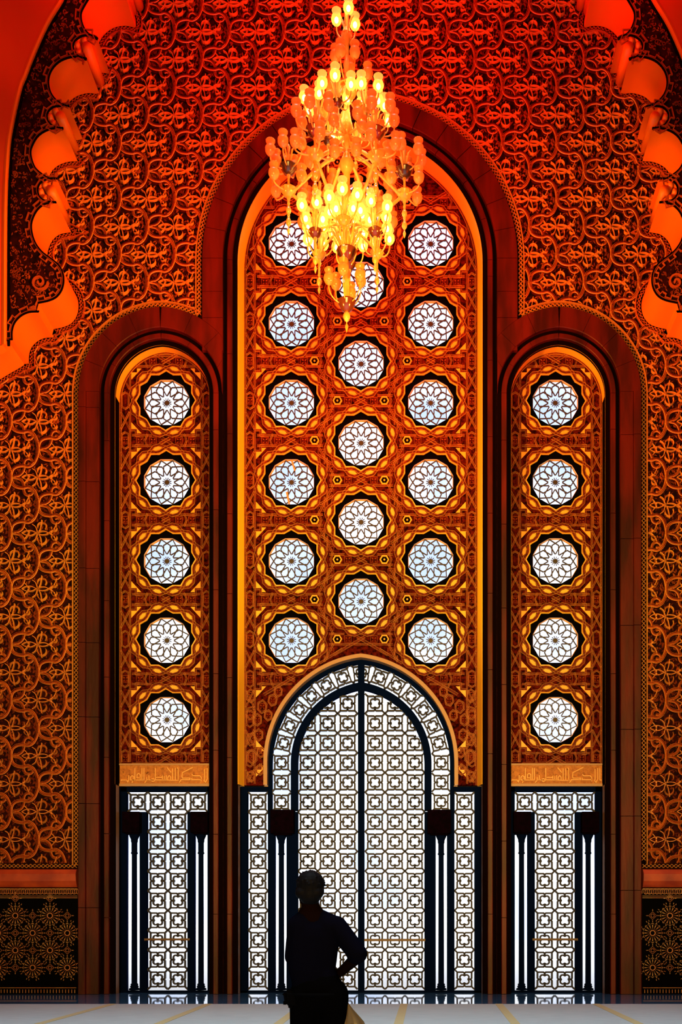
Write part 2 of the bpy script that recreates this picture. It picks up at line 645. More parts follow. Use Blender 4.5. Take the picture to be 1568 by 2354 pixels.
    cand = [(rnd.uniform(xlo, xhi) * (1 if sx < 0 else -1), rnd.uniform(zmin, zmax)) for _ in range(3000)]
    inside = in_poly(band_poly, [c[0] for c in cand], [c[1] for c in cand])
    for (x, z), keep in zip(cand, inside):
        if not keep or np.min(np.hypot(path_arr[:, 0] - x, path_arr[:, 1] - z)) < 0.16:
            continue
        r = rnd.uniform(0.018, 0.05)
        a0 = rnd.uniform(0, 6.28)
        if rnd.random() < 0.35:
            arc = [(x + r * (1 - 0.06 * i) * math.cos(a0 + i * 0.55), z + r * (1 - 0.06 * i) * math.sin(a0 + i * 0.55)) for i in range(10)]
            q.bar(arc, 0.010, YF - 0.02, YF)
        else:
            c, s_ = math.cos(a0) * r, math.sin(a0) * r
            q.add([(x - c, YF, z - s_), (x + s_ * 0.4, YF, z - c * 0.4), (x + c, YF, z + s_), (x - s_ * 0.4, YF, z + c * 0.4), (x, YF - 0.02, z)],
                  [(0, 1, 4), (1, 2, 4), (2, 3, 4), (3, 0, 4)])
    q.build('carved_vine', FOLIAGE, w, kind='stuff')
    # spiral boss in the carved band
    bx, bz = at(300 / S3, 2125 / S3, YF)
    bx = bx if sx < 0 else -bx
    arc = [(bx + (0.17 - 0.0065 * i) * math.cos(sx * i * 0.42), bz + (0.17 - 0.0065 * i) * math.sin(sx * i * 0.42)) for i in range(25)]
    q = MB(); q.bar(arc, 0.035, YF - 0.05, YF); q.build('spiral_boss', PLASTER, w)

# ------------------------------------------------------------------ carving on the back wall
scallop = offset(left_path, 13 * U0)        # toward the axis
scallop_l = scallop + [(-HX - 1, Z0), (-HX - 1, HT)]
scallop_r = [(-x, z) for x, z in scallop_l]
CARVE_BOT = zpx(1984, WALLY)


def carve_ok(x, z):
    ok = (z > CARVE_BOT) & (z < zpx(-40, WALLY))
    for nc in NICHES:
        ok &= arch_dist(nc, x, z) > (96 if nc is NICHES[0] else 96) * U0
    ok &= ~in_poly(scallop_l, x, z) & ~in_poly(scallop_r, x, z)
    return ok


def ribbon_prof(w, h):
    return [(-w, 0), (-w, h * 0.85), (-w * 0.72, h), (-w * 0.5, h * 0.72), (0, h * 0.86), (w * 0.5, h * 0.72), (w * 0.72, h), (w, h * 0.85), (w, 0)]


RIB_M = [2, 1, 2, 0, 0, 2, 1, 2]  # ribbon edges painted as if lit, groove sides painted dark


MAINP = [(0.6, 4), (1.3, 8.5), (5, 17.5), (14.7, 23.6), (28.7, 25.5), (40, 23.2), (51.7, 30), (59.3, 44.6), (62, 58), (62.6, 66)]
LOOPP = [(0.8, 0.8), (10, 2), (19.8, 4.5), (26.8, 11.5), (30, 21.7), (28.9, 29.3), (31.9, 38.3), (38.9, 42.1), (46.6, 39.5), (49.6, 33.8), (45, 30.2), (38.5, 31.5)]


def knot_mb():
    q = MB()
    for sv in (1, -1):
        p = [(u * U0, sv * v * U0) for u, v in catmull(MAINP, 3)]
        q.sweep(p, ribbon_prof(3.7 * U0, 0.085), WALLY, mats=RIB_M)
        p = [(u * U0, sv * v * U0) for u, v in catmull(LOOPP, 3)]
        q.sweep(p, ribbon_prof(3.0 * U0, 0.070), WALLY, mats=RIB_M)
    return q


def crescent(q, x, z, r, a0, h):
    n = 12
    vs, fs = [], []
    for i in range(n + 1):
        a = a0 + (i / n) * 4.4
        t = math.sin(PI * i / n) * 0.45 * r
        c, s = math.cos(a), math.sin(a)
        vs += [(x + r * c, WALLY, z + r * s), (x + (r - t * 0.5) * c, WALLY - h, z + (r - t * 0.5) * s), (x + (r - t) * c, WALLY, z + (r - t) * s)]
    for i in range(n):
        fs += [(3 * i, 3 * i + 1, 3 * i + 4, 3 * i + 3), (3 * i + 1, 3 * i + 2, 3 * i + 5, 3 * i + 4)]
    q.add(vs, fs)


def curl_mb(seed):
    """gilt vines and crescents that fill one field of the lattice"""
    q = MB()
    for sv in (1, -1):
        for line in ([(24, 0), (34, 5), (46, 5.5), (58, 0), (68, -4), (80, -3), (90, 3), (100, 9)],
                     [(48, 20), (56, 14), (60, 2), (66, -8), (69, -22), (70, -30)],
                     [(88, 2), (96, -6), (102, -16), (104, -24)],
                     [(30, 14), (38, 4), (41, -6)]):
            p = [(u * U0, sv * v * U0) for u, v in catmull(line, 3)]
            h = 0.06
            q.sweep(p, [(-0.65 * U0, 0), (-0.65 * U0, h), (0.65 * U0, h), (0.65 * U0, 0)], WALLY)
        crescent(q, 70 * U0, sv * -16 * U0, 11 * U0, (PI * 0.85 if sv > 0 else -PI * 0.25), 0.07)
        crescent(q, 98 * U0, sv * 10 * U0, 7 * U0, PI * 0.8, 0.07)
    return q


def foliage_mb(seed, n=105):
    q = MB()
    rnd = random.Random(seed)
    for i in range(n):
        u = rnd.uniform(2, 123)
        lim = 62 * (1 - abs(u - 62.5) / 62.5)
        v = rnd.uniform(-lim, lim)
        a = rnd.choice([0.5, -0.5, 1.2, -1.2, 2.2]) + rnd.uniform(-0.4, 0.4)
        l = rnd.uniform(3.5, 7.5) * U0
        wd = rnd.uniform(0.25, 0.42) * l
        c, s = math.cos(a), math.sin(a)
        x, z = u * U0, v * U0
        h = rnd.uniform(0.03, 0.055)
        bend = rnd.uniform(-0.5, 0.5) * l
        q.add([(x - c * l, WALLY, z - s * l), (x + s * (wd + bend), WALLY, z - c * (wd + bend)), (x + c * l, WALLY - h * 0.4, z + s * l),
               (x - s * (wd - bend), WALLY, z + c * (wd - bend)), (x + s * bend, WALLY - h, z - c * bend)],
              [(0, 1, 4), (1, 2, 4), (2, 3, 4), (3, 0, 4)])
    return q


knot = knot_mb()
KNOT_M = [PLASTER, GOLDRED, RIBSHADE]
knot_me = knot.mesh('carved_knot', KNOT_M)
curl = curl_mb(0)
curl_me = curl.mesh('carved_vine', GOLDRED)
fol_vars = [foliage_mb(s) for s in range(4)]
fol_all = [MB() for _ in range(4)]
import copy as _copy
NU, NV = 62.5 * U0, 63.8 * U0
z_ref = zpx(652, WALLY)
x_ref = at(0, 0, WALLY)[0]
nk = 0
samples_u = np.array([0, 10, 31, 31, 62, 62, 62, 95, 95, 125, 62, 62]) * U0
samples_v = np.array([0, 0, 31, -31, 66, -66, 0, 20, -20, 0, 40, -40]) * U0
for j in range(-24, 14):
    for i in range(-17, 24):
        if (i + j) % 2:
            continue
        X = -4.30 + i * NU          # nodes, symmetric halves are not mirrored in the carving
        Z = z_ref + j * NV
        ok = carve_ok(X + samples_u, Z + samples_v)
        if not ok.any():
            continue
        # pixel test: skip what the frame cannot show
        pxx = VX + (X + 0.55 - CX) * F / D
        pyy = VY - (Z - CZ) * F / D
        if not (-90 < pxx < 1660 and -90 < pyy < 2040):
            continue
        fm = fol_vars[(i * 7 + j * 3) % 4]
        ft = MB()
        ft.v = [(x + X, y, z + Z) for x, y, z in fm.v]
        ft.f = list(fm.f)
        ft.m = list(fm.m)
        if ok.all():
            link('carved_knot', knot_me, wall, loc=(X, 0, Z))
            link('carved_vine', curl_me, wall, loc=(X, 0, Z), kind='stuff')
        else:
            for src, nm, mt in ((knot, 'carved_knot', KNOT_M), (curl, 'carved_vine', GOLDRED)):
                t = MB()
                t.v = [(x + X, y, z + Z) for x, y, z in src.v]
                t.f = list(src.f)
                t.m = list(src.m)
                t.clip(carve_ok)
                if len(t.f) > 8:
                    t.build(nm, mt, wall, kind='stuff' if nm == 'carved_vine' else None)
            ft.clip(carve_ok)
        tgt = fol_all[(0 if Z > zpx(900) else 1) * 2 + (0 if X < 0 else 1)]
        if ft.f:
            tgt.add(ft.v, ft.f)
        nk += 1
for t in fol_all:
    if t.f:
        t.build('carved_foliage', FOLIAGE, wall, kind='stuff')


def zigzag(path, o1, o2, step, w, y0, y1):
    """two zigzag wires that cross: one row of small diamonds along a path"""
    a = resample(offset(path, o1), step)
    b = resample(offset(path, o2), step * 1.0)
    full = resample(path, step)
    la, lb = offset(full, o1), offset(full, o2)
    q = MB()
    n = len(full)
    q.bar([(la if k % 2 else lb)[k] for k in range(n)], w, y0, y1)
    q.bar([(lb if k % 2 else la)[k] for k in range(n)], w, y0 + 0.002, y1)
    return q


def sub_path(path, test):
    """runs of consecutive points that pass"""
    runs, cur = [], []
    ok = test(np.array([p[0] for p in path]), np.array([p[1] for p in path]))
    for p, k in zip(path, ok):
        if k:
            cur.append(p)
        else:
            if len(cur) > 3:
                runs.append(cur)
            cur = []
    if len(cur) > 3:
        runs.append(cur)
    return runs


# borders round the arches: black strip, zigzag of small diamonds, gilt line
for k, nc in enumerate(NICHES):
    others = [m for m in NICHES if m is not nc]
    base = resample(arch(nc['cx'], nc['a'] + 87 * U0, nc['zs'], nc['c'], zpx(1990, WALLY), 48), 0.04)

    def t_ok(x, z, others=others):
        r = np.ones(x.shape, bool)
        for m in others:
            r &= arch_dist(m, x, z) > 84 * U0
        return r
    for run in sub_path(base, t_ok):
        q = MB(); q.bar(run, 12 * U0, WALLY - 0.015, WALLY); q.build('border_strip', BLACKTRIM, wall)
        zigzag(run, -4.4 * U0, 4.4 * U0, 0.085, 1.3 * U0, WALLY - 0.05, WALLY).build('border_diamonds', STRAPGILT, wall)
        q = MB(); q.bar(offset(run, 7 * U0), 2.2 * U0, WALLY - 0.08, WALLY); q.build('border_line', STRAPGILT, wall)

# zigzag border beside the lobes
for sx in (-1, 1):
    vis = [p for p in left_path[1:-1] if p[1] < zpx(-60, WALLY)]
    if sx > 0:
        vis = [(-x, z) for x, z in vis]
    sg = 1 if sx < 0 else -1
    runs = resample(vis, 0.03)
    q = MB(); q.bar(offset(runs, sg * 7 * U0), 13 * U0, WALLY - 0.02, WALLY); q.build('lobe_border_strip', BLACKTRIM, wall)
    zigzag(offset(runs, sg * 7 * U0), -3.8 * U0, 3.8 * U0, 0.075, 1.1 * U0, WALLY - 0.05, WALLY).build('lobe_border_diamonds', PLASTER, wall)
    q = MB(); q.bar(offset(runs, sg * 14.5 * U0), 2.4 * U0, WALLY - 0.07, WALLY); q.build('lobe_border_line', PLASTER, wall)
# bottom border of the carved field, ledge and tiled dado on both sides
for side, sx in (('left', -1), ('right', 1)):
    xi, xo = sx * (4.027 + 108 * U0 + 84 * U0), sx * 10.5
    a, b = min(xi, xo), max(xi, xo)
    q = MB(); q.bar([(a, zpx(1991, WALLY)), (b, zpx(1991, WALLY))], 10 * U0, WALLY - 0.015, WALLY); q.build('border_strip', BLACKTRIM, wall)
    zigzag([(a, zpx(1991, WALLY)), (b, zpx(1991, WALLY))], -4 * U0, 4 * U0, 0.085, 1.2 * U0, WALLY - 0.05, WALLY).build('border_diamonds', STRAPGILT, wall)
    t = empty('baseboard_' + side, kind='structure', label='ledge and black tiled dado on the %s' % side)
    z = lambda p: zpx(p, WALLY)
    q = MB()
    prof = [(z(1998), -0.02), (z(2000), -0.10), (z(2010), -0.16), (z(2026), -0.14), (z(2036), -0.09), (z(2040), -0.06), (z(2040), 0.0), (z(1998), 0.0)]
    n = len(prof)
    vs = [(x, WALLY + y, zz) for x in (a, b) for zz, y in prof]
    q.add(vs, [(i, (i + 1) % n, n + (i + 1) % n, n + i) for i in range(n)] + [tuple(range(n)), tuple(range(2 * n - 1, n - 1, -1))])
    q.build('ledge', LEDGE, t)
    q = MB(); q.box(a, b, WALLY - 0.03, WALLY, 0.0, z(2041)); q.build('tile_ground', TILEBLACK, t)
    q = MB(); q.box(a, b, WALLY - 0.10, WALLY - 0.03, 0.0, z(2262)); q.build('skirting', TILEBLACK, t)
    # arcade row
    q = MB()
    x = a + 0.03
    rr = 4.2 * U0
    arc_c = MB()
    arc = [(-rr, -6.5 * U0), (-rr, 0)] + [(-rr * math.cos(PI * i / 6), rr * math.sin(PI * i / 6)) for i in range(1, 6)] + [(rr, 0), (rr, -6.5 * U0)]
    arc_c.bar(arc, 1.0 * U0, WALLY - 0.045, WALLY - 0.03)
    arc_me = arc_c.mesh('tile_arch', TILEGOLD)
    row = 0
    while x < b - 0.02:
        if -1.5 < abs(x) - 5.7 < 2.0:
            link('tile_arch', arc_me, t, loc=(x, 0, z(2048)))
            o = link('tile_arch', arc_me, t, loc=(x + 4.3 * U0, 0, z(2051.5)))
            o.rotation_euler = (0, PI, 0)
        x += 8.6 * U0
    for py in (2043, 2060, 2064, 2270):
        q = MB(); q.bar([(a, z(py)), (b, z(py))], 1.0 * U0, WALLY - 0.045 - (0.07 if py > 2200 else 0), WALLY - 0.02); q.build('tile_line', TILEGOLD, t)
    q = MB()
    x = a + 0.03
    while x < b:
        q.box(x - 0.005, x + 0.005, WALLY - 0.112, WALLY - 0.1, z(2282), z(2274))
        x += 0.062
    q.build('skirting_ticks', TILEGOLD, t, kind='stuff')
    # sunburst rosettes in the tiles
    pit = 39.7 * U0
    star = MB()
    ring = [(5.9 * U0 * math.cos(2 * PI * i / 20), 5.9 * U0 * math.sin(2 * PI * i / 20)) for i in range(20)]
    star.bar(ring, 1.8 * U0, WALLY - 0.045, WALLY - 0.03, closed=True)

    def dash(q, ang, r0, r1, w0, w1):
        c, s = math.cos(ang), math.sin(ang)
        q.plate([(r0 * c - s * w0, r0 * s + c * w0), (r1 * c - s * w1, r1 * s + c * w1), (r1 * c + s * w1, r1 * s - c * w1), (r0 * c + s * w0, r0 * s - c * w0)],
                WALLY - 0.043, WALLY - 0.03)
    for i in range(16):
        an = 2 * PI * i / 16
        dash(star, an, 9 * U0, 10.5 * U0, 0.4 * U0, 0.4 * U0)
        dash(star, an, 12 * U0, 18.5 * U0, 0.45 * U0, 1.1 * U0)
        if i % 2:
            dash(star, an, 22 * U0, 26 * U0, 0.8 * U0, 0.5 * U0)
            dash(star, an + 0.10, 27.5 * U0, 31 * U0, 0.6 * U0, 0.4 * U0)
            dash(star, an - 0.10, 27.5 * U0, 31 * U0, 0.6 * U0, 0.4 * U0)
        else:
            dash(star, an, 21 * U0, 23.5 * U0, 0.7 * U0, 0.7 * U0)
    for i in range(32):
        an = 2 * PI * (i + .5) / 32
        dash(star, an, 20 * U0, 22.5 * U0, 0.35 * U0, 0.35 * U0)
    star_me = star.mesh('tile_sunburst', TILEGOLD)
    small = MB()
    for i in range(12):
        an = 2 * PI * i / 12
        dash(small, an, 3.2 * U0, 4.4 * U0, 0.6 * U0, 0.6 * U0)
    for i in range(4):
        an = PI / 2 * i
        p0 = (9 * U0 * math.cos(an), 9 * U0 * math.sin(an))
        p1 = (9 * U0 * math.cos(an + PI / 2), 9 * U0 * math.sin(an + PI / 2))
        for k in range(5):
            f0, f1 = k / 5 + 0.03, k / 5 + 0.15
            small.bar([(p0[0] + (p1[0] - p0[0]) * f0, p0[1] + (p1[1] - p0[1]) * f0), (p0[0] + (p1[0] - p0[0]) * f1, p0[1] + (p1[1] - p0[1]) * f1)], 0.8 * U0, WALLY - 0.043, WALLY - 0.03)
        dash(small, an, 11 * U0, 15 * U0, 0.9 * U0, 0.3 * U0)
    small_me = small.mesh('tile_diamond', TILEGOLD)
    lx0 = at(116.3, 0, WALLY)[0]
    lz0 = zpx(2105, WALLY)
    for i in range(-4, 3):
        for j in range(-4, 2):
            x = lx0 + i * pit
            zz = lz0 + j * pit
            if x > at(182, 0, WALLY)[0] or zz < z(2250) or zz > z(2060):
                continue
            X = x if sx < 0 else -x
            if (i + j) % 2 == 0:
                if x < at(176, 0, WALLY)[0] and zz < z(2085):
                    link('tile_sunburst', star_me, t, kind='stuff', loc=(X, 0, zz))
            else:
                link('tile_diamond', small_me, t, kind='stuff', loc=(X, 0, zz))
# ------------------------------------------------------------------ stone frames of the three niches
def block(nc, d0, d1, s0, s1, y0, y1, sxx, gap=0.006, clamp=None):
    """one stone: s is height along the jamb below the spring (s < 0 counts down from the spring) or the angle along the arc (s > 0), sxx = -1 left / +1 right"""
    def pt(d, s):
        a = nc['a'] + d
        r = a + nc['c']
        if s <= 0:
            x, z = -a, nc['zs'] + s
        else:
            x, z = nc['c'] - r * math.cos(s), nc['zs'] + r * math.sin(s)
        if x > 0:
            x = 0.0
        x = nc['cx'] + (x if sxx < 0 else -x)
        if clamp:
            x = clamp(x, z)
        return (x, z)
    g = gap
    n = 1 if s1 <= 0 else (30 if s1 - s0 > 0.7 else 8)
    ss = [s0 + g * (1 if s0 <= 0 else 0.4) + (s1 - s0 - 2 * g * (1 if s0 <= 0 else 0.4)) * i / n for i in range(n + 1)]
    q = MB()
    b = 0.012
    vs, fs = [], []
    for s in ss:
        for d, y in ((d0, y1), (d0, y0 + b), (d0 + b, y0), (d1 - b, y0), (d1, y0 + b), (d1, y1)):
            x, z = pt(d, s)
            vs.append((x, y, z))
    k = 6
    for i in range(n):
        for j in range(k - 1):
            fs.append((i * k + j, i * k + j + 1, (i + 1) * k + j + 1, (i + 1) * k + j))
    fs += [tuple(range(k)), tuple(n * k + j for j in range(k - 1, -1, -1))]
    q.add(vs, fs)
    return q


def apex_angle(nc, d):
    r = nc['a'] + d + nc['c']
    return math.acos(nc['c'] / r)


for k, nc in enumerate(NICHES):
    t = empty('trim_%d' % (k + 1), kind='structure', label=['dark red stone frame of the tall central arch', 'dark red stone frame of the left side arch', 'dark red stone frame of the right side arch'][k])
    zs = nc['zs']
    rnd = random.Random(k)
    for sxx in (-1, 1):
        # groove bands (continuous), the shade of the grooves put into a black colour
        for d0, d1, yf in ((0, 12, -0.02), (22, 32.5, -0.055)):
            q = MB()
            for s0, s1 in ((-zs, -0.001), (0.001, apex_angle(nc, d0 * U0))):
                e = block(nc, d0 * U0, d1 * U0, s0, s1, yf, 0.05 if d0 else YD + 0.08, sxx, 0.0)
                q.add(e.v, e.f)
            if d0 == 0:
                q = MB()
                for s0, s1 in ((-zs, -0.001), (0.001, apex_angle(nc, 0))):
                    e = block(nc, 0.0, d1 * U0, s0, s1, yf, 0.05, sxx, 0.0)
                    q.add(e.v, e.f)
            q.build('groove_shade_band', BLACKTRIM, t)
        # red roll moulding in blocks
        hs = [0.0]
        while hs[-1] < zs - 1.2:
            hs.append(hs[-1] + rnd.choice([1.55, 1.62, 1.7]))
        hs.append(zs)
        for h0, h1 in zip(hs, hs[1:]):
            block(nc, 11 * U0, 23 * U0, h0 - zs, h1 - zs, -0.10, 0.0, sxx).build('moulding_block', STONE, t)
        na = 5 if k == 0 else 3
        ta = apex_angle(nc, 11 * U0)
        for i in range(na):
            block(nc, 11 * U0, 23 * U0, 1e-4 + ta * i / na, ta * (i + 1) / na, -0.10, 0.0, sxx).build('moulding_block', STONE, t)
        # wide outer band
        outer_side = (k == 1 and sxx < 0) or (k == 2 and sxx > 0)
        ta = apex_angle(nc, 32 * U0)
        yw = -0.15 if k == 0 else -0.165
        if outer_side:
            hs = [0.0]
            while hs[-1] < zs - 1.4:
                hs.append(hs[-1] + rnd.choice([1.5, 1.75, 2.1]))
            hs.append(zs)
            for h0, h1 in zip(hs, hs[1:]):
                block(nc, 32 * U0, 62 * U0, h0 - zs, h1 - zs, yw, 0.0, sxx).build('frame_stone', STONE, t)
                block(nc, 62 * U0, 79 * U0, h0 - zs, h1 - zs, yw - 0.03, 0.0, sxx).build('frame_stone', STONE, t)
        elif k == 0:
            h0 = zpx(815)
            hs = [h0, zpx(740), zpx(680), zs]
            for h0, h1 in zip(hs, hs[1:]):
                block(nc, 32 * U0, 79 * U0, h0 - zs, h1 - zs, yw, 0.0, sxx).build('frame_stone', STONE, t)
        lim = (520 - 828) * U0 * 1.0

        def clamp(x, z, sx_=(-1 if k == 1 else 1)):
            edge = NICHES[0]['a'] + 33 * U0
            return min(x, -edge) if sx_ < 0 else max(x, edge)
        na = 8 if k == 0 else 4
        for i in range(na):
            s0, s1 = 1e-4 + ta * i / na, ta * (i + 1) / na
            block(nc, 32 * U0, 79 * U0, s0, s1, yw, 0.0, sxx, clamp=None if k == 0 else clamp).build('frame_stone', STONE, t)
    # yellow plaster reveal
    zb = zpx(1808, YP)
    fr = arch(nc['cx'], nc['a'], zs, nc['c'], zb, 30)
    bk = arch(nc['cx'], nc['ap'], zs + 0.035, nc['c'], zb, 30)
    q = MB()
    n = len(fr)
    mid = [((a[0] * 0.8 + b[0] * 0.2), (a[1] * 0.8 + b[1] * 0.2)) for a, b in zip(fr, bk)]
    q.add([(x, -0.02, z) for x, z in fr] + [(x, 0.02, z) for x, z in mid] + [(x, YP, z) for x, z in bk],
          [(i, i + 1, n + i + 1, n + i) for i in range(n - 1)] + [(n + i, n + i + 1, 2 * n + i + 1, 2 * n + i) for i in range(n - 1)])
    q.build('yellow_reveal', YELLOW, t)
    # lower jamb, pale plaster edge and dark bronze lining
    for sxx in (-1, 1):
        x0 = nc['cx'] + sxx * nc['a']
        q = MB()
        q.box(min(x0, x0 + sxx * 0.05), max(x0, x0 + sxx * 0.05), 0.0, 0.28, 0, zb)
        q.build('jamb_edge', TAN, t)
        q = MB()
        q.box(min(x0, x0 + sxx * 0.05), max(x0, x0 + sxx * 0.05), 0.28, YD + 0.1, 0, zb)
        q.build('jamb_lining', BRONZE, t)
        if k:
            q = MB()
            q.box(min(x0, x0 + sxx * 0.03), max(x0, x0 + sxx * 0.03), 0.0, YP + 0.3, zb, zs)
            q.build('jamb_back', BLACKTRIM, t)

# ------------------------------------------------------------------ rosette windows
UP = (D + YP) / F                # metres per pixel on the panel plane
R_TIP, R_VAL = 68 * UP, 61 * UP


def pol(r, deg):
    a = math.radians(deg)
    return (r * math.cos(a), r * math.sin(a))


star_poly = []
for i in range(12):
    star_poly += [pol(R_TIP, 30 * i), pol(R_VAL, 30 * i + 15)]
GD = 0.085
UG = (D + YP + GD) / F
dode = [pol(53.6 * UG, 30 * i + 15) for i in range(12)]
# frame: gilt star edge
q = MB(); q.sweep(star_poly, [(-2.1 * UP, 0), (-2.1 * UP, 0.03), (0, 0.035), (0, 0)], 0.0, closed=True)
W_EDGE = q.mesh('star_edge', ORANGE)
q = MB()
n = 24
q.add([(x, 0, z) for x, z in star_poly] + [(x, GD - 0.03, z) for x, z in star_poly], [(i, (i + 1) % n, n + (i + 1) % n, n + i) for i in range(n)])
W_SIDE = None
dv = []
for i in range(12):
    dv += [pol(53.6 * UG * math.cos(math.radians(15)), 30 * i), pol(53.6 * UG, 30 * i + 15)]
q.add([(x, GD - 0.03, z) for x, z in star_poly] + [(x, GD - 0.03, z) for x, z in dv], [(i, (i + 1) % n, n + (i + 1) % n, n + i) for i in range(n)])
W_SURR = q.mesh('black_surround', BLACKFRAME)
q = MB()
q.add([(x, GD - 0.03, z) for x, z in dode] + [(x, GD + 0.04, z) for x, z in dode] + [(x, GD + 0.04, z) for x, z in [(a * 0.975, b * 0.975) for a, b in dode]],
      [(i, (i + 1) % 12, 12 + (i + 1) % 12, 12 + i) for i in range(12)] + [(12 + i, 12 + (i + 1) % 12, 24 + (i + 1) % 12, 24 + i) for i in range(12)])
W_RIM = q.mesh('window_rim', ORANGE)
APEX, TIPR, SHX, SHZ, MEETZ, VB = 40.4, 51.5, 7.65, 36.2, 28.55, 15.3
q = MB()
for i in range(12):
    an = 30 * i
    for sv in (1, -1):
        tip = pol(TIPR, 90 + 15 * sv)
        line = [tip, (-sv * SHX, SHZ), (-sv * SHX, MEETZ)]
        ln2 = [(-sv * SHX, MEETZ), pol(8.0, 90 + 15 * sv * 1.0)]
        # straight on beyond the meeting point toward the heart of the neighbour
        dirv = (0.0, -1.0)
        end = (sv * SHX, MEETZ - 14.2)
        ca, sa = math.cos(math.radians(an)), math.sin(math.radians(an))
        pts = [tip, (sv * SHX, SHZ), end]
        pts = [((x * ca - z * sa) * UG, (x * sa + z * ca) * UG) for x, z in pts]
        q.bar(pts, 2.3 * UG, GD - 0.012, GD + 0.012)
q.plate([pol(5.2 * UG, 18 * i) for i in range(20)], GD - 0.014, GD + 0.012)
for i in range(12):
    c = pol(5 * UG, 30 * i + 15)
    e = pol(10.5 * UG, 30 * i + 15)
    q.bar([c, e], 1.3 * UG, GD - 0.012, GD + 0.012)
W_TRAC = q.mesh('tracery', LEAD)


def rot2(pts, deg, k=1.0):
    c, s = math.cos(math.radians(deg)), math.sin(math.radians(deg))
    return [((x * c - z * s) * k, (x * s + z * c) * k) for x, z in pts]


q = MB(); q.plate(rot2([(0, APEX), (SHX, SHZ), (SHX, MEETZ), (0, VB), (-SHX, MEETZ), (-SHX, SHZ)], 0, UG), GD + 0.005, GD + 0.011)
W_PETAL = q.mesh('pane', WINGLASS)
m15 = pol(29.55, 75)
shn = rot2([(-SHX, SHZ)], -30)[0]
apn = rot2([(0, APEX)], -30)[0]
tip = pol(TIPR, 75)
q = MB(); q.plate(rot2([(0, APEX), tip, apn, shn, m15, (SHX, SHZ)], 0, UG), GD + 0.005, GD + 0.011)
W_KITE = q.mesh('pane', WINGLASS)
q = MB()
vs = [(p[0] * UG, GD + 0.008, p[1] * UG) for i in range(12) for p in (pol(53.6, 30 * i + 15), pol(TIPR, 30 * i + 15), pol(APEX, 30 * i + 30))]
fs = []
for i in range(12):
    j = (i + 1) % 12
    fs.append((3 * i, 3 * j, 3 * j + 1, 3 * i + 2, 3 * i + 1))
q.add(vs, fs)
W_OUTER = q.mesh('rim_pane', WINGLASS)
q = MB(); q.plate([pol((VB if i % 2 == 0 else 29.55) * UG, 15 * i) for i in range(24)], GD + 0.005, GD + 0.011)
W_STAR = q.mesh('star_pane', WINGLASS)
# strap rings and lozenges round the star
STRAP_P = lambda w, h, e: [(-w, 0), (-w, h), (-w + e, h), (-w + e, h * 0.55), (w - e, h * 0.55), (w - e, h), (w, h), (w, 0)]
STRAP_M = [1, 1, 1, 0, 1, 1, 1]
ra = []
for i in range(12):
    ra += [pol(75.5 * UP, 30 * i), pol(67.5 * UP, 30 * i + 11), pol(67.5 * UP, 30 * i + 19)]
q = MB(); q.sweep(ra, STRAP_P(3.2 * UP, 0.035, 0.6 * UP), 0.0, closed=True, mats=STRAP_M)
W_RA = q.mesh('strap_ring', [STRAPRED, STRAPGILT])
rb = []
for i in range(12):
    rb += [pol(75 * UP, 30 * i), pol(82.5 * UP, 30 * i + 10), pol(82.5 * UP, 30 * i + 20)]
q = MB(); q.sweep(rb, STRAP_P(2.9 * UP, 0.030, 0.55 * UP), 0.0, closed=True, mats=STRAP_M)
W_RB = q.mesh('strap_ring', [STRAPRED, STRAPGILT])
loz = [(-11, 0), (-5, 3.6), (4, 4.0), (11, 0), (5, -3.6), (-4, -4.0)]
q = MB(); q.plate([(x * UP, (z + 75.2) * UP) for x, z in loz], -0.022, 0.0)
q2 = MB(); q2.plate([(x * 1.28 * UP, (z * 1.42 + 75.2) * UP) for x, z in loz], -0.012, 0.0, 1)
q.add(q2.v, q2.f, 1)
W_LOZ = q.mesh('lozenge', [ORANGE, BLACKFRAME])

rows = {-1: [555, 740, 922, 1105, 1287, 1470], 1: [555, 740, 922, 1105, 1287, 1470], 0: [467, 650, 832, 1014.5, 1197, 1380]}
PIT = 182.6
rosettes = []
for c in (-1, 0, 1):
    for y in rows[c]:
        rosettes.append((c * 160.5 * UP, zpx(y, YP), 0))
for s, k in ((-1, 1), (1, 2)):
    for y in (922, 1105, 1287, 1470, 1653):
        rosettes.append((s * 4.027, zpx(y, YP), k))
wi = 0
for X, Z, k in rosettes:
    wi += 1
    t = empty('window_%d' % wi, (X, YP, Z), kind='structure')
    link('star_edge', W_EDGE, t)
    if k == 0 and X < -0.5 and abs(Z - zpx(1105, YP)) < 0.05:
        for pa, pb_ in (((0.5, 50), (8, 26)), ((-11, -23), (-5, -51))):
            q = MB(); q.bar([(pa[0] * UG, pa[1] * UG), (pb_[0] * UG, pb_[1] * UG)], 4.2 * UG, GD - 0.03, GD - 0.014)
            q.build('repair_strip', new_mat('brown_repair_strip', (0.55, 0.30, 0.14), 0.6), t)
    link('black_surround', W_SURR, t)
    link('window_rim', W_RIM, t)
    tr = link('tracery', W_TRAC, t)
    link('rim_pane', W_OUTER, t)
    link('star_pane', W_STAR, t)
    link('strap_ring', W_RA, t)
    link('strap_ring', W_RB, t)
    for i in range(12):
        r = (0, -math.radians(30 * i), 0)
        link('pane', W_PETAL, t, rot=r)
        link('pane', W_KITE, t, rot=r)
        link('lozenge', W_LOZ, t, rot=(0, -math.radians(30 * i + 15), 0))

# ------------------------------------------------------------------ pierced panels with strapwork
UD = (D + YD) / F
DOOR_A, DOOR_ZS = 220.5 * UD, zpx(1757, YD)
DOOR_C = 28.0 * UD
zb = zpx(1808, YP)


def star_at(X, Z):
    return [(X + x, Z + z) for x, z in star_poly]


def door_arch(d, zbot, n=24):
    return arch(0, DOOR_A + d, DOOR_ZS, DOOR_C, zbot, n)


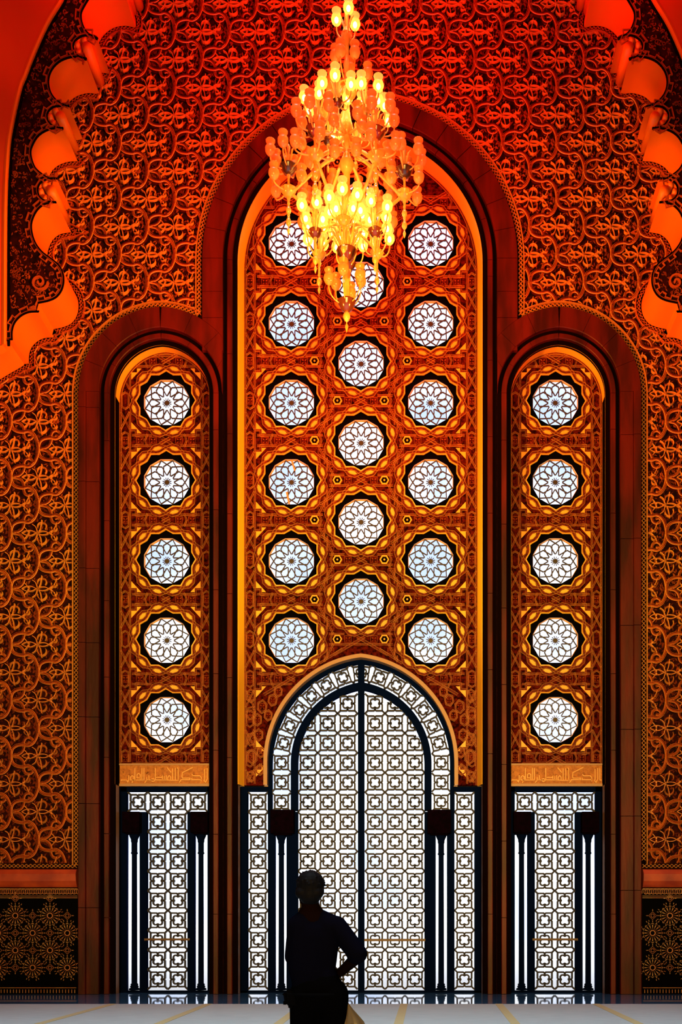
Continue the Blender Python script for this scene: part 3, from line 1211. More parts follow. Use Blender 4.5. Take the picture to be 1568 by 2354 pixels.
def panel_ok(k):
    nc = NICHES[k]
    others = [(X, Z) for X, Z, kk in rosettes if kk == k]

    def fn(x, z):
        ok = arch_dist(dict(nc, a=nc['ap'], zs=nc['zs'] + 0.035), x, z, nc['ap']) < -2.5 * UP
        ok &= z > (zpx(1757, YP) if k else zb + 0.05)
        if k == 0:
            ok &= arch_dist(dict(cx=0, c=DOOR_C, zs=DOOR_ZS, a=DOOR_A), x, z, DOOR_A) > 7 * UP
        for X, Z in others:
            ok &= np.hypot(x - X, z - Z) > 85 * UP
        return ok
    return fn


hex_l = [pol(9.5 * UP, 60 * i) for i in range(6)]
q = MB(); q.sweep(hex_l, STRAP_P(2.0 * UP, 0.035, 0.7 * UP), 0.0, closed=True, mats=STRAP_M)
q.lathe([(0.0, 0.0)], 6)
HEX = None
q = MB(); q.sweep(hex_l, [(-1.6 * UP, 0), (-1.2 * UP, 0.035), (1.2 * UP, 0.035), (1.6 * UP, 0)], 0.0, closed=True, mats=[0, 0, 0])
q.plate([pol(7.6 * UP, 60 * i) for i in range(6)], -0.012, 0.0, 1)
q.plate([pol(2.2 * UP, 45 * i) for i in range(8)], -0.03, 0.0, 0)
HEX = q.mesh('boss', [ORANGE, BLACKFRAME])
q = MB()
for i in range(4):
    a = 90 * i + 45
    p = [pol(1.5 * UP, a), (pol(5 * UP, a - 22)), pol(9 * UP, a), pol(5 * UP, a + 22)]
    q.add([(x, 0, z) for x, z in p] + [((p[0][0] + p[2][0]) / 2, -0.02, (p[0][1] + p[2][1]) / 2)], [(0, 1, 4), (1, 2, 4), (2, 3, 4), (3, 0, 4)])
q.bar([pol(11 * UP, 90 * i + 45) for i in range(4)], 1.0 * UP, -0.018, 0.0, closed=True)
FLORET = q.mesh('floret', [FOLIAGE])

trim_no = 3
for k, nc in enumerate(NICHES):
    trim_no += 1
    t = empty('trim_%d' % trim_no, (0, 0, 0), kind='structure', label=['pierced strapwork panel over the central doors', 'pierced strapwork panel in the left niche', 'pierced strapwork panel in the right niche'][k])
    zlow = zpx(1757, YP) if k else zb
    out = arch(nc['cx'], nc['ap'], nc['zs'] + 0.035, nc['c'], zlow, 30)
    if k == 0:
        da = door_arch(0, zb, 24)
        out = out + list(reversed(da))
    fill([out] + [star_at(X, Z) for X, Z, kk in rosettes if kk == k], YP, 'panel_ground', PANELRED, t)
    ok = panel_ok(k)
    # edge strap along the panel outline
    e = arch(nc['cx'], nc['ap'] - 2.2 * UP, nc['zs'] + 0.035, nc['c'], zlow + 0.02, 30)
    q = MB(); q.sweep(e, STRAP_P(2.0 * UP, 0.03, 0.6 * UP), YP, mats=STRAP_M); q.build('edge_strap', [STRAPRED, STRAPGILT], t)
    cols = ([-160.5, 0, 160.5] if k == 0 else [0.0])
    a_in = nc['ap'] / UP
    # vertical straps and border hexagons beside the outer columns
    hw = a_in - 2
    bcol = a_in - 13                 # centre line of the border column

    def strap(path, w=2.6, h=0.026, yoff=0.0):
        p = []
        for a, b in zip(path, path[1:]):
            l = math.hypot(b[0] - a[0], b[1] - a[1])
            m = max(1, int(l / 5))
            p += [(a[0] + (b[0] - a[0]) * i / m, a[1] + (b[1] - a[1]) * i / m) for i in range(m)]
        p.append(path[-1])
        w_ = [(nc['cx'] + x * UP, z * UP + zref) for x, z in p]
        for run in sub_path(w_, ok):
            q = MB()
            q.sweep(run, STRAP_P(w * UP, h, 0.5 * UP), YP - yoff, mats=STRAP_M)
            q.build('strap', [STRAPRED, STRAPGILT], t)

    def place(me, name, x, z):
        X, Zz = nc['cx'] + x * UP, z * UP + zref
        if ok(np.array([X - 9 * UP, X + 9 * UP, X]), np.array([Zz, Zz, Zz - 9 * UP])).all():
            link(name, me, t, loc=(X, YP, Zz))
    zref = zpx(922, YP)
    for ci, cxp in enumerate(cols):
        mid = (k == 0 and ci == 1)
        for r in range(-5, 4):
            zc = (r + 0.5) * PIT + (PIT / 2 if mid else 0)
            # crossing between two windows one above the other
            for s in (1, -1):
                strap([(cxp - 62, zc - s * 36), (cxp + 62, zc + s * 36)], 3.0, 0.030, 0.001 * s)
            for o in (-12, 12):
                strap([(cxp - 78, zc + o), (cxp + 78, zc + o)], 2.0, 0.022)
            for s in (-1, 1):
                if k == 0 and (mid or s == (1 if ci == 0 else -1)):
                    place(HEX, 'boss', cxp + s * 54, zc)
                    place(FLORET, 'floret', cxp + s * 30, zc)
                    strap([(cxp + s * 64, zc + 16), (cxp + s * 70, zc), (cxp + s * 64, zc - 16)], 1.8, 0.03)
                    place(FLORET, 'floret', cxp + s * 70, zc + 28)
                    place(FLORET, 'floret', cxp + s * 70, zc - 28)
                else:
                    place(FLORET, 'floret', cxp + s * 30, zc)
                    strap([(cxp + s * 40, zc + 20), (cxp + s * 48, zc), (cxp + s * 40, zc - 20)], 1.6, 0.03)
                    place(FLORET, 'floret', cxp + s * 60, zc)
        if k == 0 and not mid:
            s = 1 if ci == 0 else -1
            for o in (77, 83):
                strap([(cxp + s * o, 700), (cxp + s * o, -760)], 1.5, 0.018)
            # long diagonals between the columns
            for r in range(-5, 5):
                zc = r * PIT
                for sg in (1, -1):
                    strap([(cxp + s * 44, zc + sg * 70), (cxp + s * 118, zc + sg * 22)], 2.2, 0.028, 0.0015)
                    strap([(cxp + s * 62, zc + sg * 80), (cxp + s * 98, zc + sg * 10)], 2.0, 0.026, 0.0025)
    # border columns at both edges of the panel
    for s in (-1, 1):
        xin = s * (a_in - 24)
        strap([(xin, 700), (xin, -920)], 1.8, 0.024)
        for r in range(-10, 8):
            zc = r * PIT / 2
            xb = s * bcol
            h = [(xb - 8, zc + 14), (xb, zc + 19), (xb + 8, zc + 14), (xb + 8, zc - 14), (xb, zc - 19), (xb - 8, zc - 14)]
            strap(h + [h[0]], 1.5, 0.026)
            place(FLORET, 'floret', xb, zc)
            for sg in (1, -1):
                strap([(xb - 10, zc + 45.6 - sg * 20), (xb + 10, zc + 45.6 + sg * 20)], 1.7, 0.028, 0.001 * sg)
        for r in range(-6, 6):
            zc = (r + 0.5) * PIT
            for sg in (1, -1):
                strap([(s * (a_in - 46), zc + sg * 11), (s * (a_in - 38), zc + sg * 11), (s * (a_in - 38), zc + sg * 24), (s * (a_in - 24), zc + sg * 24)], 2.2, 0.02)
                # gilded corner fields
                p = [(s * (a_in - 27), zc + sg * 26), (s * (a_in - 40), zc + sg * 26), (s * (a_in - 40), zc + sg * 17), (s * (a_in - 50), zc + sg * 17), (s * (a_in - 27), zc + sg * 42)]
                X = [nc['cx'] + x * UP for x, z in p]
                Zz = [z * UP + zref for x, z in p]
                cxm, czm = sum(X) / 5, sum(Zz) / 5
                if ok(np.array([cxm, X[0], X[4]]), np.array([czm, Zz[0], Zz[4]])).all():
                    q = MB(); q.plate(list(zip(X, Zz)), YP - 0.012, YP); q.build('corner_field', ORANGE, t)

    # strapwork spandrels beside the door arch
    if k == 0:
        for s in (-1, 1):
            for i, (px, py, r) in enumerate([(592, 1655, 10), (603, 1625, 11), (627, 1610, 10), (595, 1690, 10), (617, 1645, 9), (578, 1700, 11), (580, 1740, 12), (600, 1730, 9), (577, 1785, 9), (598, 1770, 9), (640, 1590, 9), (577, 1640, 11), (577, 1600, 11)]):
                X, Z = at(px, py, YP)
                X = X if s < 0 else -X
                if not ok(np.array([X]), np.array([Z]))[0]:
                    continue
                hx = [(X + x * 1.0, Z + z * 1.35) for x, z in [pol(r * UP, 60 * j + 30 + s * 8 * (i % 3)) for j in range(6)]]
                q = MB(); q.sweep(hx, STRAP_P(1.6 * UP, 0.028, 0.6 * UP), YP, closed=True, mats=STRAP_M)
                q.build('spandrel_hexagon', [STRAPRED, STRAPGILT], t)
                link('floret', FLORET, t, loc=(X, YP, Z))

# wall behind and beside the panels: nothing shines round their edges
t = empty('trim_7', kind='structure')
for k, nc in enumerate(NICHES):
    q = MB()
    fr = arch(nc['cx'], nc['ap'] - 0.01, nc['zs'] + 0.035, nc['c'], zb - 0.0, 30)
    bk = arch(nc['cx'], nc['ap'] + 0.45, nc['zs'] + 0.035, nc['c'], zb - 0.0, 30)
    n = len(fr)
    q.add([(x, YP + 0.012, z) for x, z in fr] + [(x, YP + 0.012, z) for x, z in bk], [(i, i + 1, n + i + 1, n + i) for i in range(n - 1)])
    q.build('panel_backing', BLACKTRIM, t)

# ------------------------------------------------------------------ inscription bands
INK = [
    [(1478, 352), (1452, 352), (1452, 172)], [(1420, 172), (1420, 335), (1395, 385), (1372, 362), (1380, 340), (1380, 185)],
    [(1330, 372), (1330, 312), (1308, 288), (1208, 288), (1188, 264)], [(1332, 346), (1186, 346), (1186, 318)],
    [(1205, 160), (1048, 240), (1040, 300), (1048, 322), (1160, 322), (1160, 346), (1028, 346), (996, 392)],
    [(984, 356), (984, 180), (968, 166)], [(940, 352), (940, 168)], [(900, 352), (900, 176)], [(1000, 356), (880, 356), (850, 352), (828, 352), (828, 310), (850, 284), (872, 310), (872, 352)],
    [(880, 240), (820, 165)], [(805, 352), (805, 278)], [(775, 352), (775, 292)], [(820, 352), (640, 348), (640, 170)], [(640, 312), (735, 312), (748, 296), (748, 350)],
    [(640, 348), (625, 366), (600, 372), (578, 356), (588, 334), (612, 330), (630, 348)], [(590, 350), (545, 350), (545, 280)], [(545, 350), (512, 348), (512, 306)], [(512, 350), (482, 392)],
    [(470, 360), (470, 170)], [(440, 350), (440, 168)], [(470, 352), (335, 350)], [(415, 350), (415, 270), (390, 250), (366, 270), (366, 318), (415, 318)],
    [(335, 170), (335, 352), (300, 352)], [(318, 352), (318, 300), (292, 286), (268, 308), (268, 350), (318, 350)], [(300, 352), (292, 396)],
    [(242, 280), (242, 350), (228, 380), (212, 352), (130, 350), (130, 366)],
]
for k, s in ((1, -1), (2, 1)):
    nc = NICHES[k]
    trim_no = 7 + k
    t = empty('trim_%d' % trim_no, kind='structure', label='plaster band with a raised Arabic inscription over the %s door' % ('left' if s < 0 else 'right'))
    a = nc['ap']
    z0, z1, z2 = zpx(1802, YP), zpx(1758, YP), zpx(1808, YP)
    q = MB(); q.box(nc['cx'] - a, nc['cx'] + a, YP - 0.01, YP + 0.05, z0, z1); q.build('band_ground', BAND, t)
    q = MB(); q.box(nc['cx'] - a, nc['cx'] + a, YP - 0.05, YP + 0.05, z2, z0); q.build('band_sill', TAN, t)
    q = MB(); q.box(nc['cx'] - a, nc['cx'] + a, YP - 0.04, YP + 0.05, z1 - 0.012, z1 + 0.02); q.build('band_cornice', TAN, t)
    sc = UP / 6.533
    for line in INK:
        p = [(nc['cx'] + (x - 795) * sc, zpx(1740 + z / 6.533, YP)) for x, z in line]
        q = MB()
        wd = 3.3 * UP
        q.sweep(p, [(-wd / 2, 0), (-wd / 2, 0.018), (-wd / 2 + 0.006, 0.03), (wd / 2 - 0.006, 0.03), (wd / 2, 0.018), (wd / 2, 0)], YP - 0.01)
        q.build('letter_stroke', LETTER, t)
    rnd = random.Random(5)
    q = MB()
    for i in range(150):
        x = nc['cx'] + rnd.uniform(-a + 0.05, a - 0.05)
        zz = rnd.uniform(z0 + 0.12, z1 - 0.05)
        r = rnd.uniform(0.012, 0.026)
        a0 = rnd.uniform(0, 6)
        q.bar([(x + r * (1 - 0.08 * i) * math.cos(a0 + i * 0.7), zz + r * (1 - 0.08 * i) * math.sin(a0 + i * 0.7)) for i in range(7)], 0.008, YP - 0.024, YP - 0.01)
    q.build('scroll_ground', BAND, t, kind='stuff')

# ------------------------------------------------------------------ doors
PX_ = UD            # metres per pixel on the door plane
HP = 22.75
z1v = 0


def lattice_unit():
    q = MB()
    y0, y1 = -0.035, 0.035
    w = 3.8 * PX_
    s = 16.6
    sq = []
    for cx_, cz_ in ((1, 0), (0, 1), (-1, 0), (0, -1)):
        pass
    pts = [(s, -s), (s, -3), (s - 2.2, 0), (s, 3), (s, s), (3, s), (0, s - 2.2), (-3, s), (-s, s), (-s, 3), (-s + 2.2, 0), (-s, -3), (-s, -s), (-3, -s), (0, -s + 2.2), (3, -s)]
    q.bar([(x * PX_, z * PX_) for x, z in pts], w, y0, y1, closed=True)
    for a, b in ((1, 1), (1, -1), (-1, 1), (-1, -1)):
        q.bar([(a * s * PX_, b * s * PX_), (a * 22.9 * PX_, b * 22.9 * PX_)], w, y0, y1)
    lobes = []
    for i in range(4):
        a0 = 90 * i + 45
        c = pol(6.9, a0)
        for k in range(-3, 4):
            e = pol(5.6, a0 + k * 32)
            lobes.append(((c[0] + e[0]) * PX_, (c[1] + e[1]) * PX_))
    q.bar(lobes, 3.5 * PX_, y0, y1, closed=True)
    for i in range(4):
        for d in (-9, 9):
            p = [pol(11.2, 90 * i + d - 9), pol(7.8, 90 * i + d * 1.3), pol(11.2, 90 * i + d + 9)]
            q.plate([(x * PX_, z * PX_) for x, z in p], y0, y1)
        q.bar([tuple(c * PX_ for c in pol(10.5, 90 * i)), tuple(c * PX_ for c in pol(15.5, 90 * i))], 4.2 * PX_, y0, y1)
    return q


LAT = lattice_unit()
LAT_ME = LAT.mesh('lattice_square', LATTICE)


def lat(parent, X, Z, clip=None, rot=0.0, scale=1.0):
    if clip is not None:
        t = MB()
        t.v = [(x + X, y + YD, z + Z) for x, y, z in LAT.v]
        t.f = list(LAT.f)
        t.m = list(LAT.m)
        n = len(t.f)
        t.clip(clip)
        if len(t.f) == n:
            return link('lattice_square', LAT_ME, parent, loc=(X, YD, Z))
        if len(t.f) < 12:
            return None
        return t.build('lattice_square', LATTICE, parent)
    o = link('lattice_square', LAT_ME, parent, loc=(X, YD, Z), rot=(0, rot, 0))
    o.scale = (scale, 1, scale)
    return o


def vbar(parent, name, x0, x1, z0, z1, yf=-0.06, yb=0.06, mat=BRONZE):
    q = MB(); q.box(x0, x1, YD + yf, YD + yb, z0, z1)
    return q.build(name, mat, parent)


def colonnette(parent, x, z_top):
    """slender shaft with base and capital, and the corbel block it carries"""
    r = 6.6 * PX_
    zb_ = 0.05
    h = z_top - zb_
    q = MB()
    q.lathe([(r, zb_ + 0.13), (r * 0.96, zb_ + h * 0.5), (r * 0.9, z_top - 0.40)], 16, (x, YD - 0.02, 0))
    s = q.build('colonnette', BRONZE, parent, smooth=True)
    q = MB()
    q.lathe([(0, zb_), (r * 1.9, zb_), (r * 1.9, zb_ + 0.03), (r * 1.3, zb_ + 0.05), (r * 1.55, zb_ + 0.075), (r * 1.2, zb_ + 0.10), (r * 1.4, zb_ + 0.12), (r, zb_ + 0.14)], 16, (x, YD - 0.02, 0))
    q.build('column_base', BRONZE, s, smooth=True)
    q = MB()
    q.lathe([(r * 0.9, z_top - 0.41), (r * 1.25, z_top - 0.385), (r * 1.0, z_top - 0.36), (r * 1.0, z_top - 0.17), (r * 1.15, z_top - 0.15), (r * 1.2, z_top - 0.10), (r * 1.8, z_top - 0.02), (r * 1.8, z_top)], 16, (x, YD - 0.02, 0))
    q.build('capital', BRONZE, s, smooth=True)


z1 = zpx(1798.7, YD)
ROW = 45.27 * PX_
zsill = zpx(2277, YD)
z18 = zpx(1808, YD)
CORB = new_mat('dark_corbel', (0.004, 0.001, 0.004), 0.5, color2=(0.002, 0.001, 0.002), scale=12, spec=0.0)
RAIL = new_mat('brown_rail', (0.09, 0.040, 0.014), 0.5)
# central door
d1 = empty('door_1', kind='structure', label='tall pointed lattice doors in the middle')


def in_arch(half, pad=0.0):
    def fn(x, z):
        return arch_dist(dict(cx=0, c=DOOR_C, zs=DOOR_ZS, a=half), x, z, half) < -pad
    return fn


leaf_half = 145 * PX_
for s in (-1, 1):
    lf = empty('door_leaf')
    lf.parent = d1
    for ox in (31.5, 77.3, 123):
        for r in range(-5, 11):
            Z = z1 - r * ROW
            if Z > DOOR_ZS + 150 * PX_ + 40 * PX_:
                continue
            lat(lf, s * ox * PX_, Z, in_arch(leaf_half))
    q = MB()
    a, b = sorted((s * 6 * PX_, s * 147 * PX_))
    q.box(a, b, YD - 0.09, YD - 0.05, zpx(2163.5, YD), zpx(2158, YD))
    q.build('hand_rail', RAIL, lf)
vbar(d1, 'mullion', -7.3 * PX_, 7.3 * PX_, 0.0, zpx(1524, YD), -0.09, 0.06)


def ring(parent, name, r_in, r_out, mat, yf, yb, zbot, n=30):
    fi, fo = arch(0, r_in * PX_, DOOR_ZS, DOOR_C, zbot, n), arch(0, r_out * PX_, DOOR_ZS, DOOR_C, zbot, n)
    n = len(fi)
    q = MB()
    q.add([(x, YD + yf, z) for x, z in fo] + [(x, YD + yf, z) for x, z in fi] + [(x, YD + yb, z) for x, z in fo] + [(x, YD + yb, z) for x, z in fi],
          [f for i in range(n - 1) for f in ((i, i + 1, n + i + 1, n + i), (n + i, n + i + 1, 3 * n + i + 1, 3 * n + i), (i + 1, i, 2 * n + i, 2 * n + i + 1))])
    return q.build(name, mat, parent)


ring(d1, 'inner_arch', 145, 161.5, BRONZE, -0.07, 0.06, zpx(1866, YD))
ring(d1, 'outer_arch', 204, 214.5, BRONZE, -0.05, 0.06, zpx(1868, YD))
ring(d1, 'plaster_arch', 213, 221.5, TAN, -0.24, 0.06, zpx(1808, YD))
# lattice voussoirs between the two arches
rm = 183.5
band_c = DOOR_C / PX_
R_ = rm + band_c
tha = math.acos(band_c / R_)
nv = 8
for s in (-1, 1):
    for r in (-1 + 1, 1):
        lat(d1, s * rm * PX_, z1 - r * ROW, None, 0, 0.93)
    lat(d1, s * rm * PX_, z1 + ROW, None, 0, 0.93)
    for i in range(6):
        th = (49 + 42.3 * i) / R_
        x = band_c - R_ * math.cos(th)
        zz = R_ * math.sin(th)
        lat(d1, (x if s < 0 else -x) * PX_, DOOR_ZS + zz * PX_, None, (th if s < 0 else -th), 0.93)
    # the half square against the mullion at the apex
    th = (49 + 42.3 * 6) / R_
    x = (band_c - R_ * math.cos(th)) * (1 if s < 0 else -1) * PX_
    zz = DOOR_ZS + R_ * math.sin(th) * PX_
    r_ = th if s < 0 else -th
    h_ = MB()
    h_.v = [(x + 0.93 * (vx * math.cos(r_) + vz * math.sin(r_)), vy + YD, zz + 0.93 * (-vx * math.sin(r_) + vz * math.cos(r_))) for vx, vy, vz in LAT.v]
    h_.f, h_.m = list(LAT.f), list(LAT.m)
    h_.clip((lambda X_, Z_: X_ < -5 * PX_) if s < 0 else (lambda X_, Z_: X_ > 5 * PX_))
    h_.build('lattice_square', LATTICE, d1)
# side strips, jambs, columns, corbels
ztop_strip = zpx(1820, YD)
zcorb1, zcorb0 = zpx(1867, YD), zpx(1918, YD)
for s in (-1, 1):
    def bx(name, a, b, z0_, z1_, yf=-0.06, yb=0.06, mat=BRONZE):
        x0, x1_ = sorted((s * a * PX_, s * b * PX_))
        return vbar(d1, name, x0, x1_, z0_, z1_, yf, yb, mat)
    for r in range(1, 11):
        lat(d1, s * 237 * PX_, z1 - r * ROW)
    bx('frame_post', 260, 290, 0, z18, -0.10, 0.06)
    bx('frame_post', 197, 214, 0, zpx(1812, YD) if False else zcorb1)
    bx('frame_post', 145, 171, 0, zcorb1, -0.08, 0.06)
    bx('frame_head', 212, 290, ztop_strip, z18 + 0.02, -0.08, 0.06)
    bx('corbel', 152, 205, zcorb0, zcorb1 + 0.02, -0.28, 0.06, CORB)
    bx('corbel_cap', 158, 199, zcorb0 - 0.03, zcorb0, -0.2, 0.06, CORB)
    colonnette(d1, s * 183.5 * PX_, zcorb0 - 0.03)
bx_w = 2.489
vbar(d1, 'sill', -bx_w, bx_w, 0.0, zsill, -0.10, 0.06)
q = MB()
for s in (-1, 1):
    x0, x1_ = sorted((s * 212 * PX_, s * 2.55))
    q = MB(); q.box(x0, x1_, YP, YP + 0.05, zb - 0.0, zb + 0.02); q.build('plaster_step', TAN, d1)

# side doors
for dn, s in ((2, -1), (3, 1)):
    dd = empty('door_%d' % dn, kind='structure', label='narrow lattice door with columns in the %s niche' % ('left' if s < 0 else 'right'))
    X0 = s * 4.027

    def sb(name, a, b, z0_, z1_, yf=-0.06, yb=0.06, mat=BRONZE):
        return vbar(dd, name, X0 + a * PX_, X0 + b * PX_, z0_, z1_, yf, yb, mat)
    for ox in (-69, -23.1, 23.1, 69):
        lat(dd, X0 + ox * PX_, zpx(1843.8, YD))
    for ox in (-23.1, 23.1):
        for r in range(2, 11):
            lat(dd, X0 + ox * PX_, z1 - r * ROW)
    for m in (-1, 1):
        def mb_(name, a, b, *r, **kw):
            lo, hi = sorted((m * a, m * b))
            return sb(name, lo, hi, *r, **kw)
        mb_('frame_post', 92.5, 110, 0, z18, yf=-0.08)
        mb_('frame_post', 46.5, 63, 0, zpx(1868, YD), yf=-0.08)
        mb_('corbel', 58, 97, zpx(1916, YD), zpx(1869, YD), yf=-0.28, mat=CORB)
        mb_('corbel_cap', 62, 92, zpx(1919, YD), zpx(1916, YD), yf=-0.2, mat=CORB)
        mb_('corbel_beam', 46.5, 96, zpx(1880, YD), zpx(1867, YD), yf=-0.05)
        colonnette(dd, X0 + m * 76.5 * PX_, zpx(1919, YD))
    sb('frame_head', -110, 110, zpx(1820.5, YD), z18 + 0.02, -0.08)
    sb('sill', -110, 110, 0, zsill, -0.10)
    q = MB(); q.box(X0 - 52 * PX_, X0 + 52 * PX_, YD - 0.09, YD - 0.05, zpx(2162, YD), zpx(2157, YD)); q.build('hand_rail', RAIL, dd)

# ------------------------------------------------------------------ carpet
yc = -3.05
cp = empty('carpet', (0, -20, 0), label='pale grey prayer carpet with beige lines across the floor', cat='carpet')
q = MB(); q.box(-13, 13, -45 + 20, yc + 20, 0.0, 0.022); q.build('carpet_pile', CARPET, cp)


def floor_at(px, py, zf=0.025):
    k = (CZ - zf) / (py - VY)
    return ((px - VX) * k + CX, -D + F * k)


for x0, x1 in ((-38, -295), (252, 87), (475, 363), (697.5, 639), (928.5, 916), (1148.5, 1185.7), (1374, 1470), (1600, 1755)):
    a, b = floor_at(x0, 2309.5), floor_at(x1, 2354)
    dx = (b[0] - a[0]) / (b[1] - a[1])
    yA, yB = yc - 0.003, -40
    xa, xb = a[0] + dx * (yA - a[1]), a[0] + dx * (yB - a[1])
    w = 0.065
    q = MB()
    q.add([(xa - w, yA + 20, 0.026), (xa + w, yA + 20, 0.026), (xb + w, yB + 20, 0.026), (xb - w, yB + 20, 0.026),
           (xa - w, yA + 20, 0.02), (xa + w, yA + 20, 0.02), (xb + w, yB + 20, 0.02), (xb - w, yB + 20, 0.02)],
          [(0, 3, 2, 1), (0, 1, 5, 4), (1, 2, 6, 5), (2, 3, 7, 6), (3, 0, 4, 7)])
    q.build('carpet_stripe', STRIPE, cp)

# ------------------------------------------------------------------ chandelier
YC = -6.0
UC = (D + YC) / F
cx0, cz0 = at(797, 0, YC)[0], zpx(700, YC)
ch = empty('chandelier', (cx0, YC, cz0), label='huge tiered amber glass chandelier with tulip lamp cups hanging before the arch', cat='chandelier')
AMBER = new_mat('amber_glass', (1.0, 0.60, 0.14), 0.15, color2=(0.90, 0.36, 0.04), scale=5, spec=0.8)
b_ = AMBER.node_tree.nodes['Principled BSDF']
b_.inputs['Subsurface Weight'].default_value = 0.0
b_.inputs['Transmission Weight'].default_value = 0.15
CUPGLASS = glass_mat('amber_cup_glass', (1.0, 0.62, 0.22), 0.22, 0.10, body=(0.95, 0.50, 0.13), bodyfac=0.74)
LITGLASS = glass_mat('lit_cup_glass', (1.0, 0.80, 0.35), 0.08, 0.12, body=(0.95, 0.55, 0.10), bodyfac=0.35, emit=(1.0, 0.52, 0.12), estr=0.42)
BULB = emit_mat('lamp_bulb', (1.0, 0.85, 0.42), 22.0)
BULB.cycles.emission_sampling = 'NONE'
SMOKE = new_mat('smoked_glass_bowl', (0.10, 0.03, 0.012), 0.12, spec=0.9)


def zc(py):
    return (700 - py) * UC


cup_prof = [(1.2, -2), (1.6, 0), (5, 1.5), (9.3, 6), (11.8, 12), (12.2, 17), (10.8, 22), (8.0, 25), (7.2, 26.5), (8.6, 29), (10.4, 33), (10.9, 35.5), (10.3, 36.6), (9.4, 35.4), (7.6, 30), (6.4, 27)]
q = MB(); q.lathe([(r * UC, h * UC) for r, h in cup_prof], 24, flute=0.03, nfl=12)
CUP_ME = q.mesh('lamp_cup', CUPGLASS, True)
LIT_ME = q.mesh('lamp_cup', LITGLASS, True)
q = MB(); q.lathe([(0, 6 * UC), (3.4 * UC, 8 * UC), (4.8 * UC, 12 * UC), (4.2 * UC, 16 * UC), (2.2 * UC, 19 * UC), (0, 20 * UC)], 12)
BULB_ME = q.mesh('bulb', BULB, True)
drop_prof = [(0, 0), (1.5, -1), (4.5, -6), (6.3, -12), (5.6, -17), (2.6, -21), (1.2, -23), (1.0, -25), (2.6, -28), (3.6, -32), (2.2, -37), (0, -43)]
q = MB(); q.lathe([(r * UC, h * UC) for r, h in drop_prof], 14)
DROP_ME = q.mesh('pendant_drop', AMBER, True)
bowl_prof = [(0, -10), (4, -9.5), (9, -6.5), (13, -1), (15.5, 4), (16.5, 5.5), (15.5, 6), (12, 2), (5, -2), (0, -3)]
q = MB(); q.lathe([(r * UC, h * UC) for r, h in bowl_prof], 20, flute=0.025, nfl=10)
BOWL_ME = q.mesh('glass_bowl', AMBER, True)
BOWLD_ME = q.mesh('glass_bowl', SMOKE, True)


def cup(x, y, z, lit, flip=False):
    o = link('lamp_cup', LIT_ME if lit else CUP_ME, ch, loc=(x, y, z))
    o.rotation_euler = (PI if flip else 0, 0, random.uniform(0, 1))
    if lit:
        link('bulb', BULB_ME, o)


def arm(p0, p1, sag, r=1.7, name='arm', up=0.35):
    p0, p1 = Vector(p0), Vector(p1)
    d = p1 - p0
    h = Vector((d.x, d.y, 0))
    c1 = p0 + h * 0.55 + Vector((0, 0, -sag * UC))
    c2 = p1 + h * 0.10 + Vector((0, 0, -abs(d.z) * up - sag * UC * 0.8))
    pts = []
    for i in range(11):
        t = i / 10
        pts.append(p0 * (1 - t) ** 3 + c1 * 3 * t * (1 - t) ** 2 + c2 * 3 * t * t * (1 - t) + p1 * t ** 3)
    q = MB(); q.tube(pts, r * UC, 7)
    q.build(name, AMBER, ch, smooth=True)


def cluster(x, y, z, R, n, rise, lit, phase=0.0, drop=60, dark=False, bowl=1.0, stalks=True, lits=None):
    """sub-chandelier: bowl, ring of cups on curved arms, stalks above, drop below"""
    o = link('glass_bowl', BOWLD_ME if dark else BOWL_ME, ch, loc=(x, y, z))
    o.scale = (bowl, bowl, bowl)
    for i in range(n):
        a = phase + 2 * PI * i / n
        cx_, cy_ = x + R * UC * math.cos(a), y + R * UC * math.sin(a)
        rz = rise + random.uniform(-4, 4)
        arm((x + 6 * UC * math.cos(a), y + 6 * UC * math.sin(a), z + 2 * UC), (cx_, cy_, z + rz * UC), 8)
        cup(cx_, cy_, z + rz * UC, lit if lits is None else (i in lits))
    if stalks:
        q = MB()
        q.lathe([(3.2 * UC, 0), (2.4 * UC, 12 * UC), (3.6 * UC, 26 * UC), (2.6 * UC, 40 * UC), (4.2 * UC, 52 * UC), (0.4 * UC, 60 * UC)], 10, (x, y, z))
        q.build('stem', AMBER, ch, smooth=True)
        for i in range(4):
            a = phase + 0.6 + PI / 2 * i
            q = MB()
            q.tube([(x + 3 * UC * math.cos(a), y + 3 * UC * math.sin(a), z), (x + 6 * UC * math.cos(a), y + 6 * UC * math.sin(a), z + 22 * UC),
                    (x + 11 * UC * math.cos(a), y + 11 * UC * math.sin(a), z + 40 * UC), (x + 18 * UC * math.cos(a), y + 18 * UC * math.sin(a), z + 46 * UC)],
                   [1.2 * UC, 2.0 * UC, 2.4 * UC, 0.3 * UC], 6)
            q.build('glass_leaf', AMBER, ch, smooth=True)
    if drop:
        q = MB()
        q.lathe([(3.6 * UC, -6 * UC), (4.4 * UC, -14 * UC), (2.6 * UC, -20 * UC), (2.6 * UC, -(drop - 22) * UC), (3.4 * UC, -(drop - 16) * UC), (1.2 * UC, -(drop - 12) * UC)], 10, (x, y, z))
        q.build('stem', AMBER, ch, smooth=True)
        link('pendant_drop', DROP_ME, ch, loc=(x, y, z - (drop - 14) * UC))


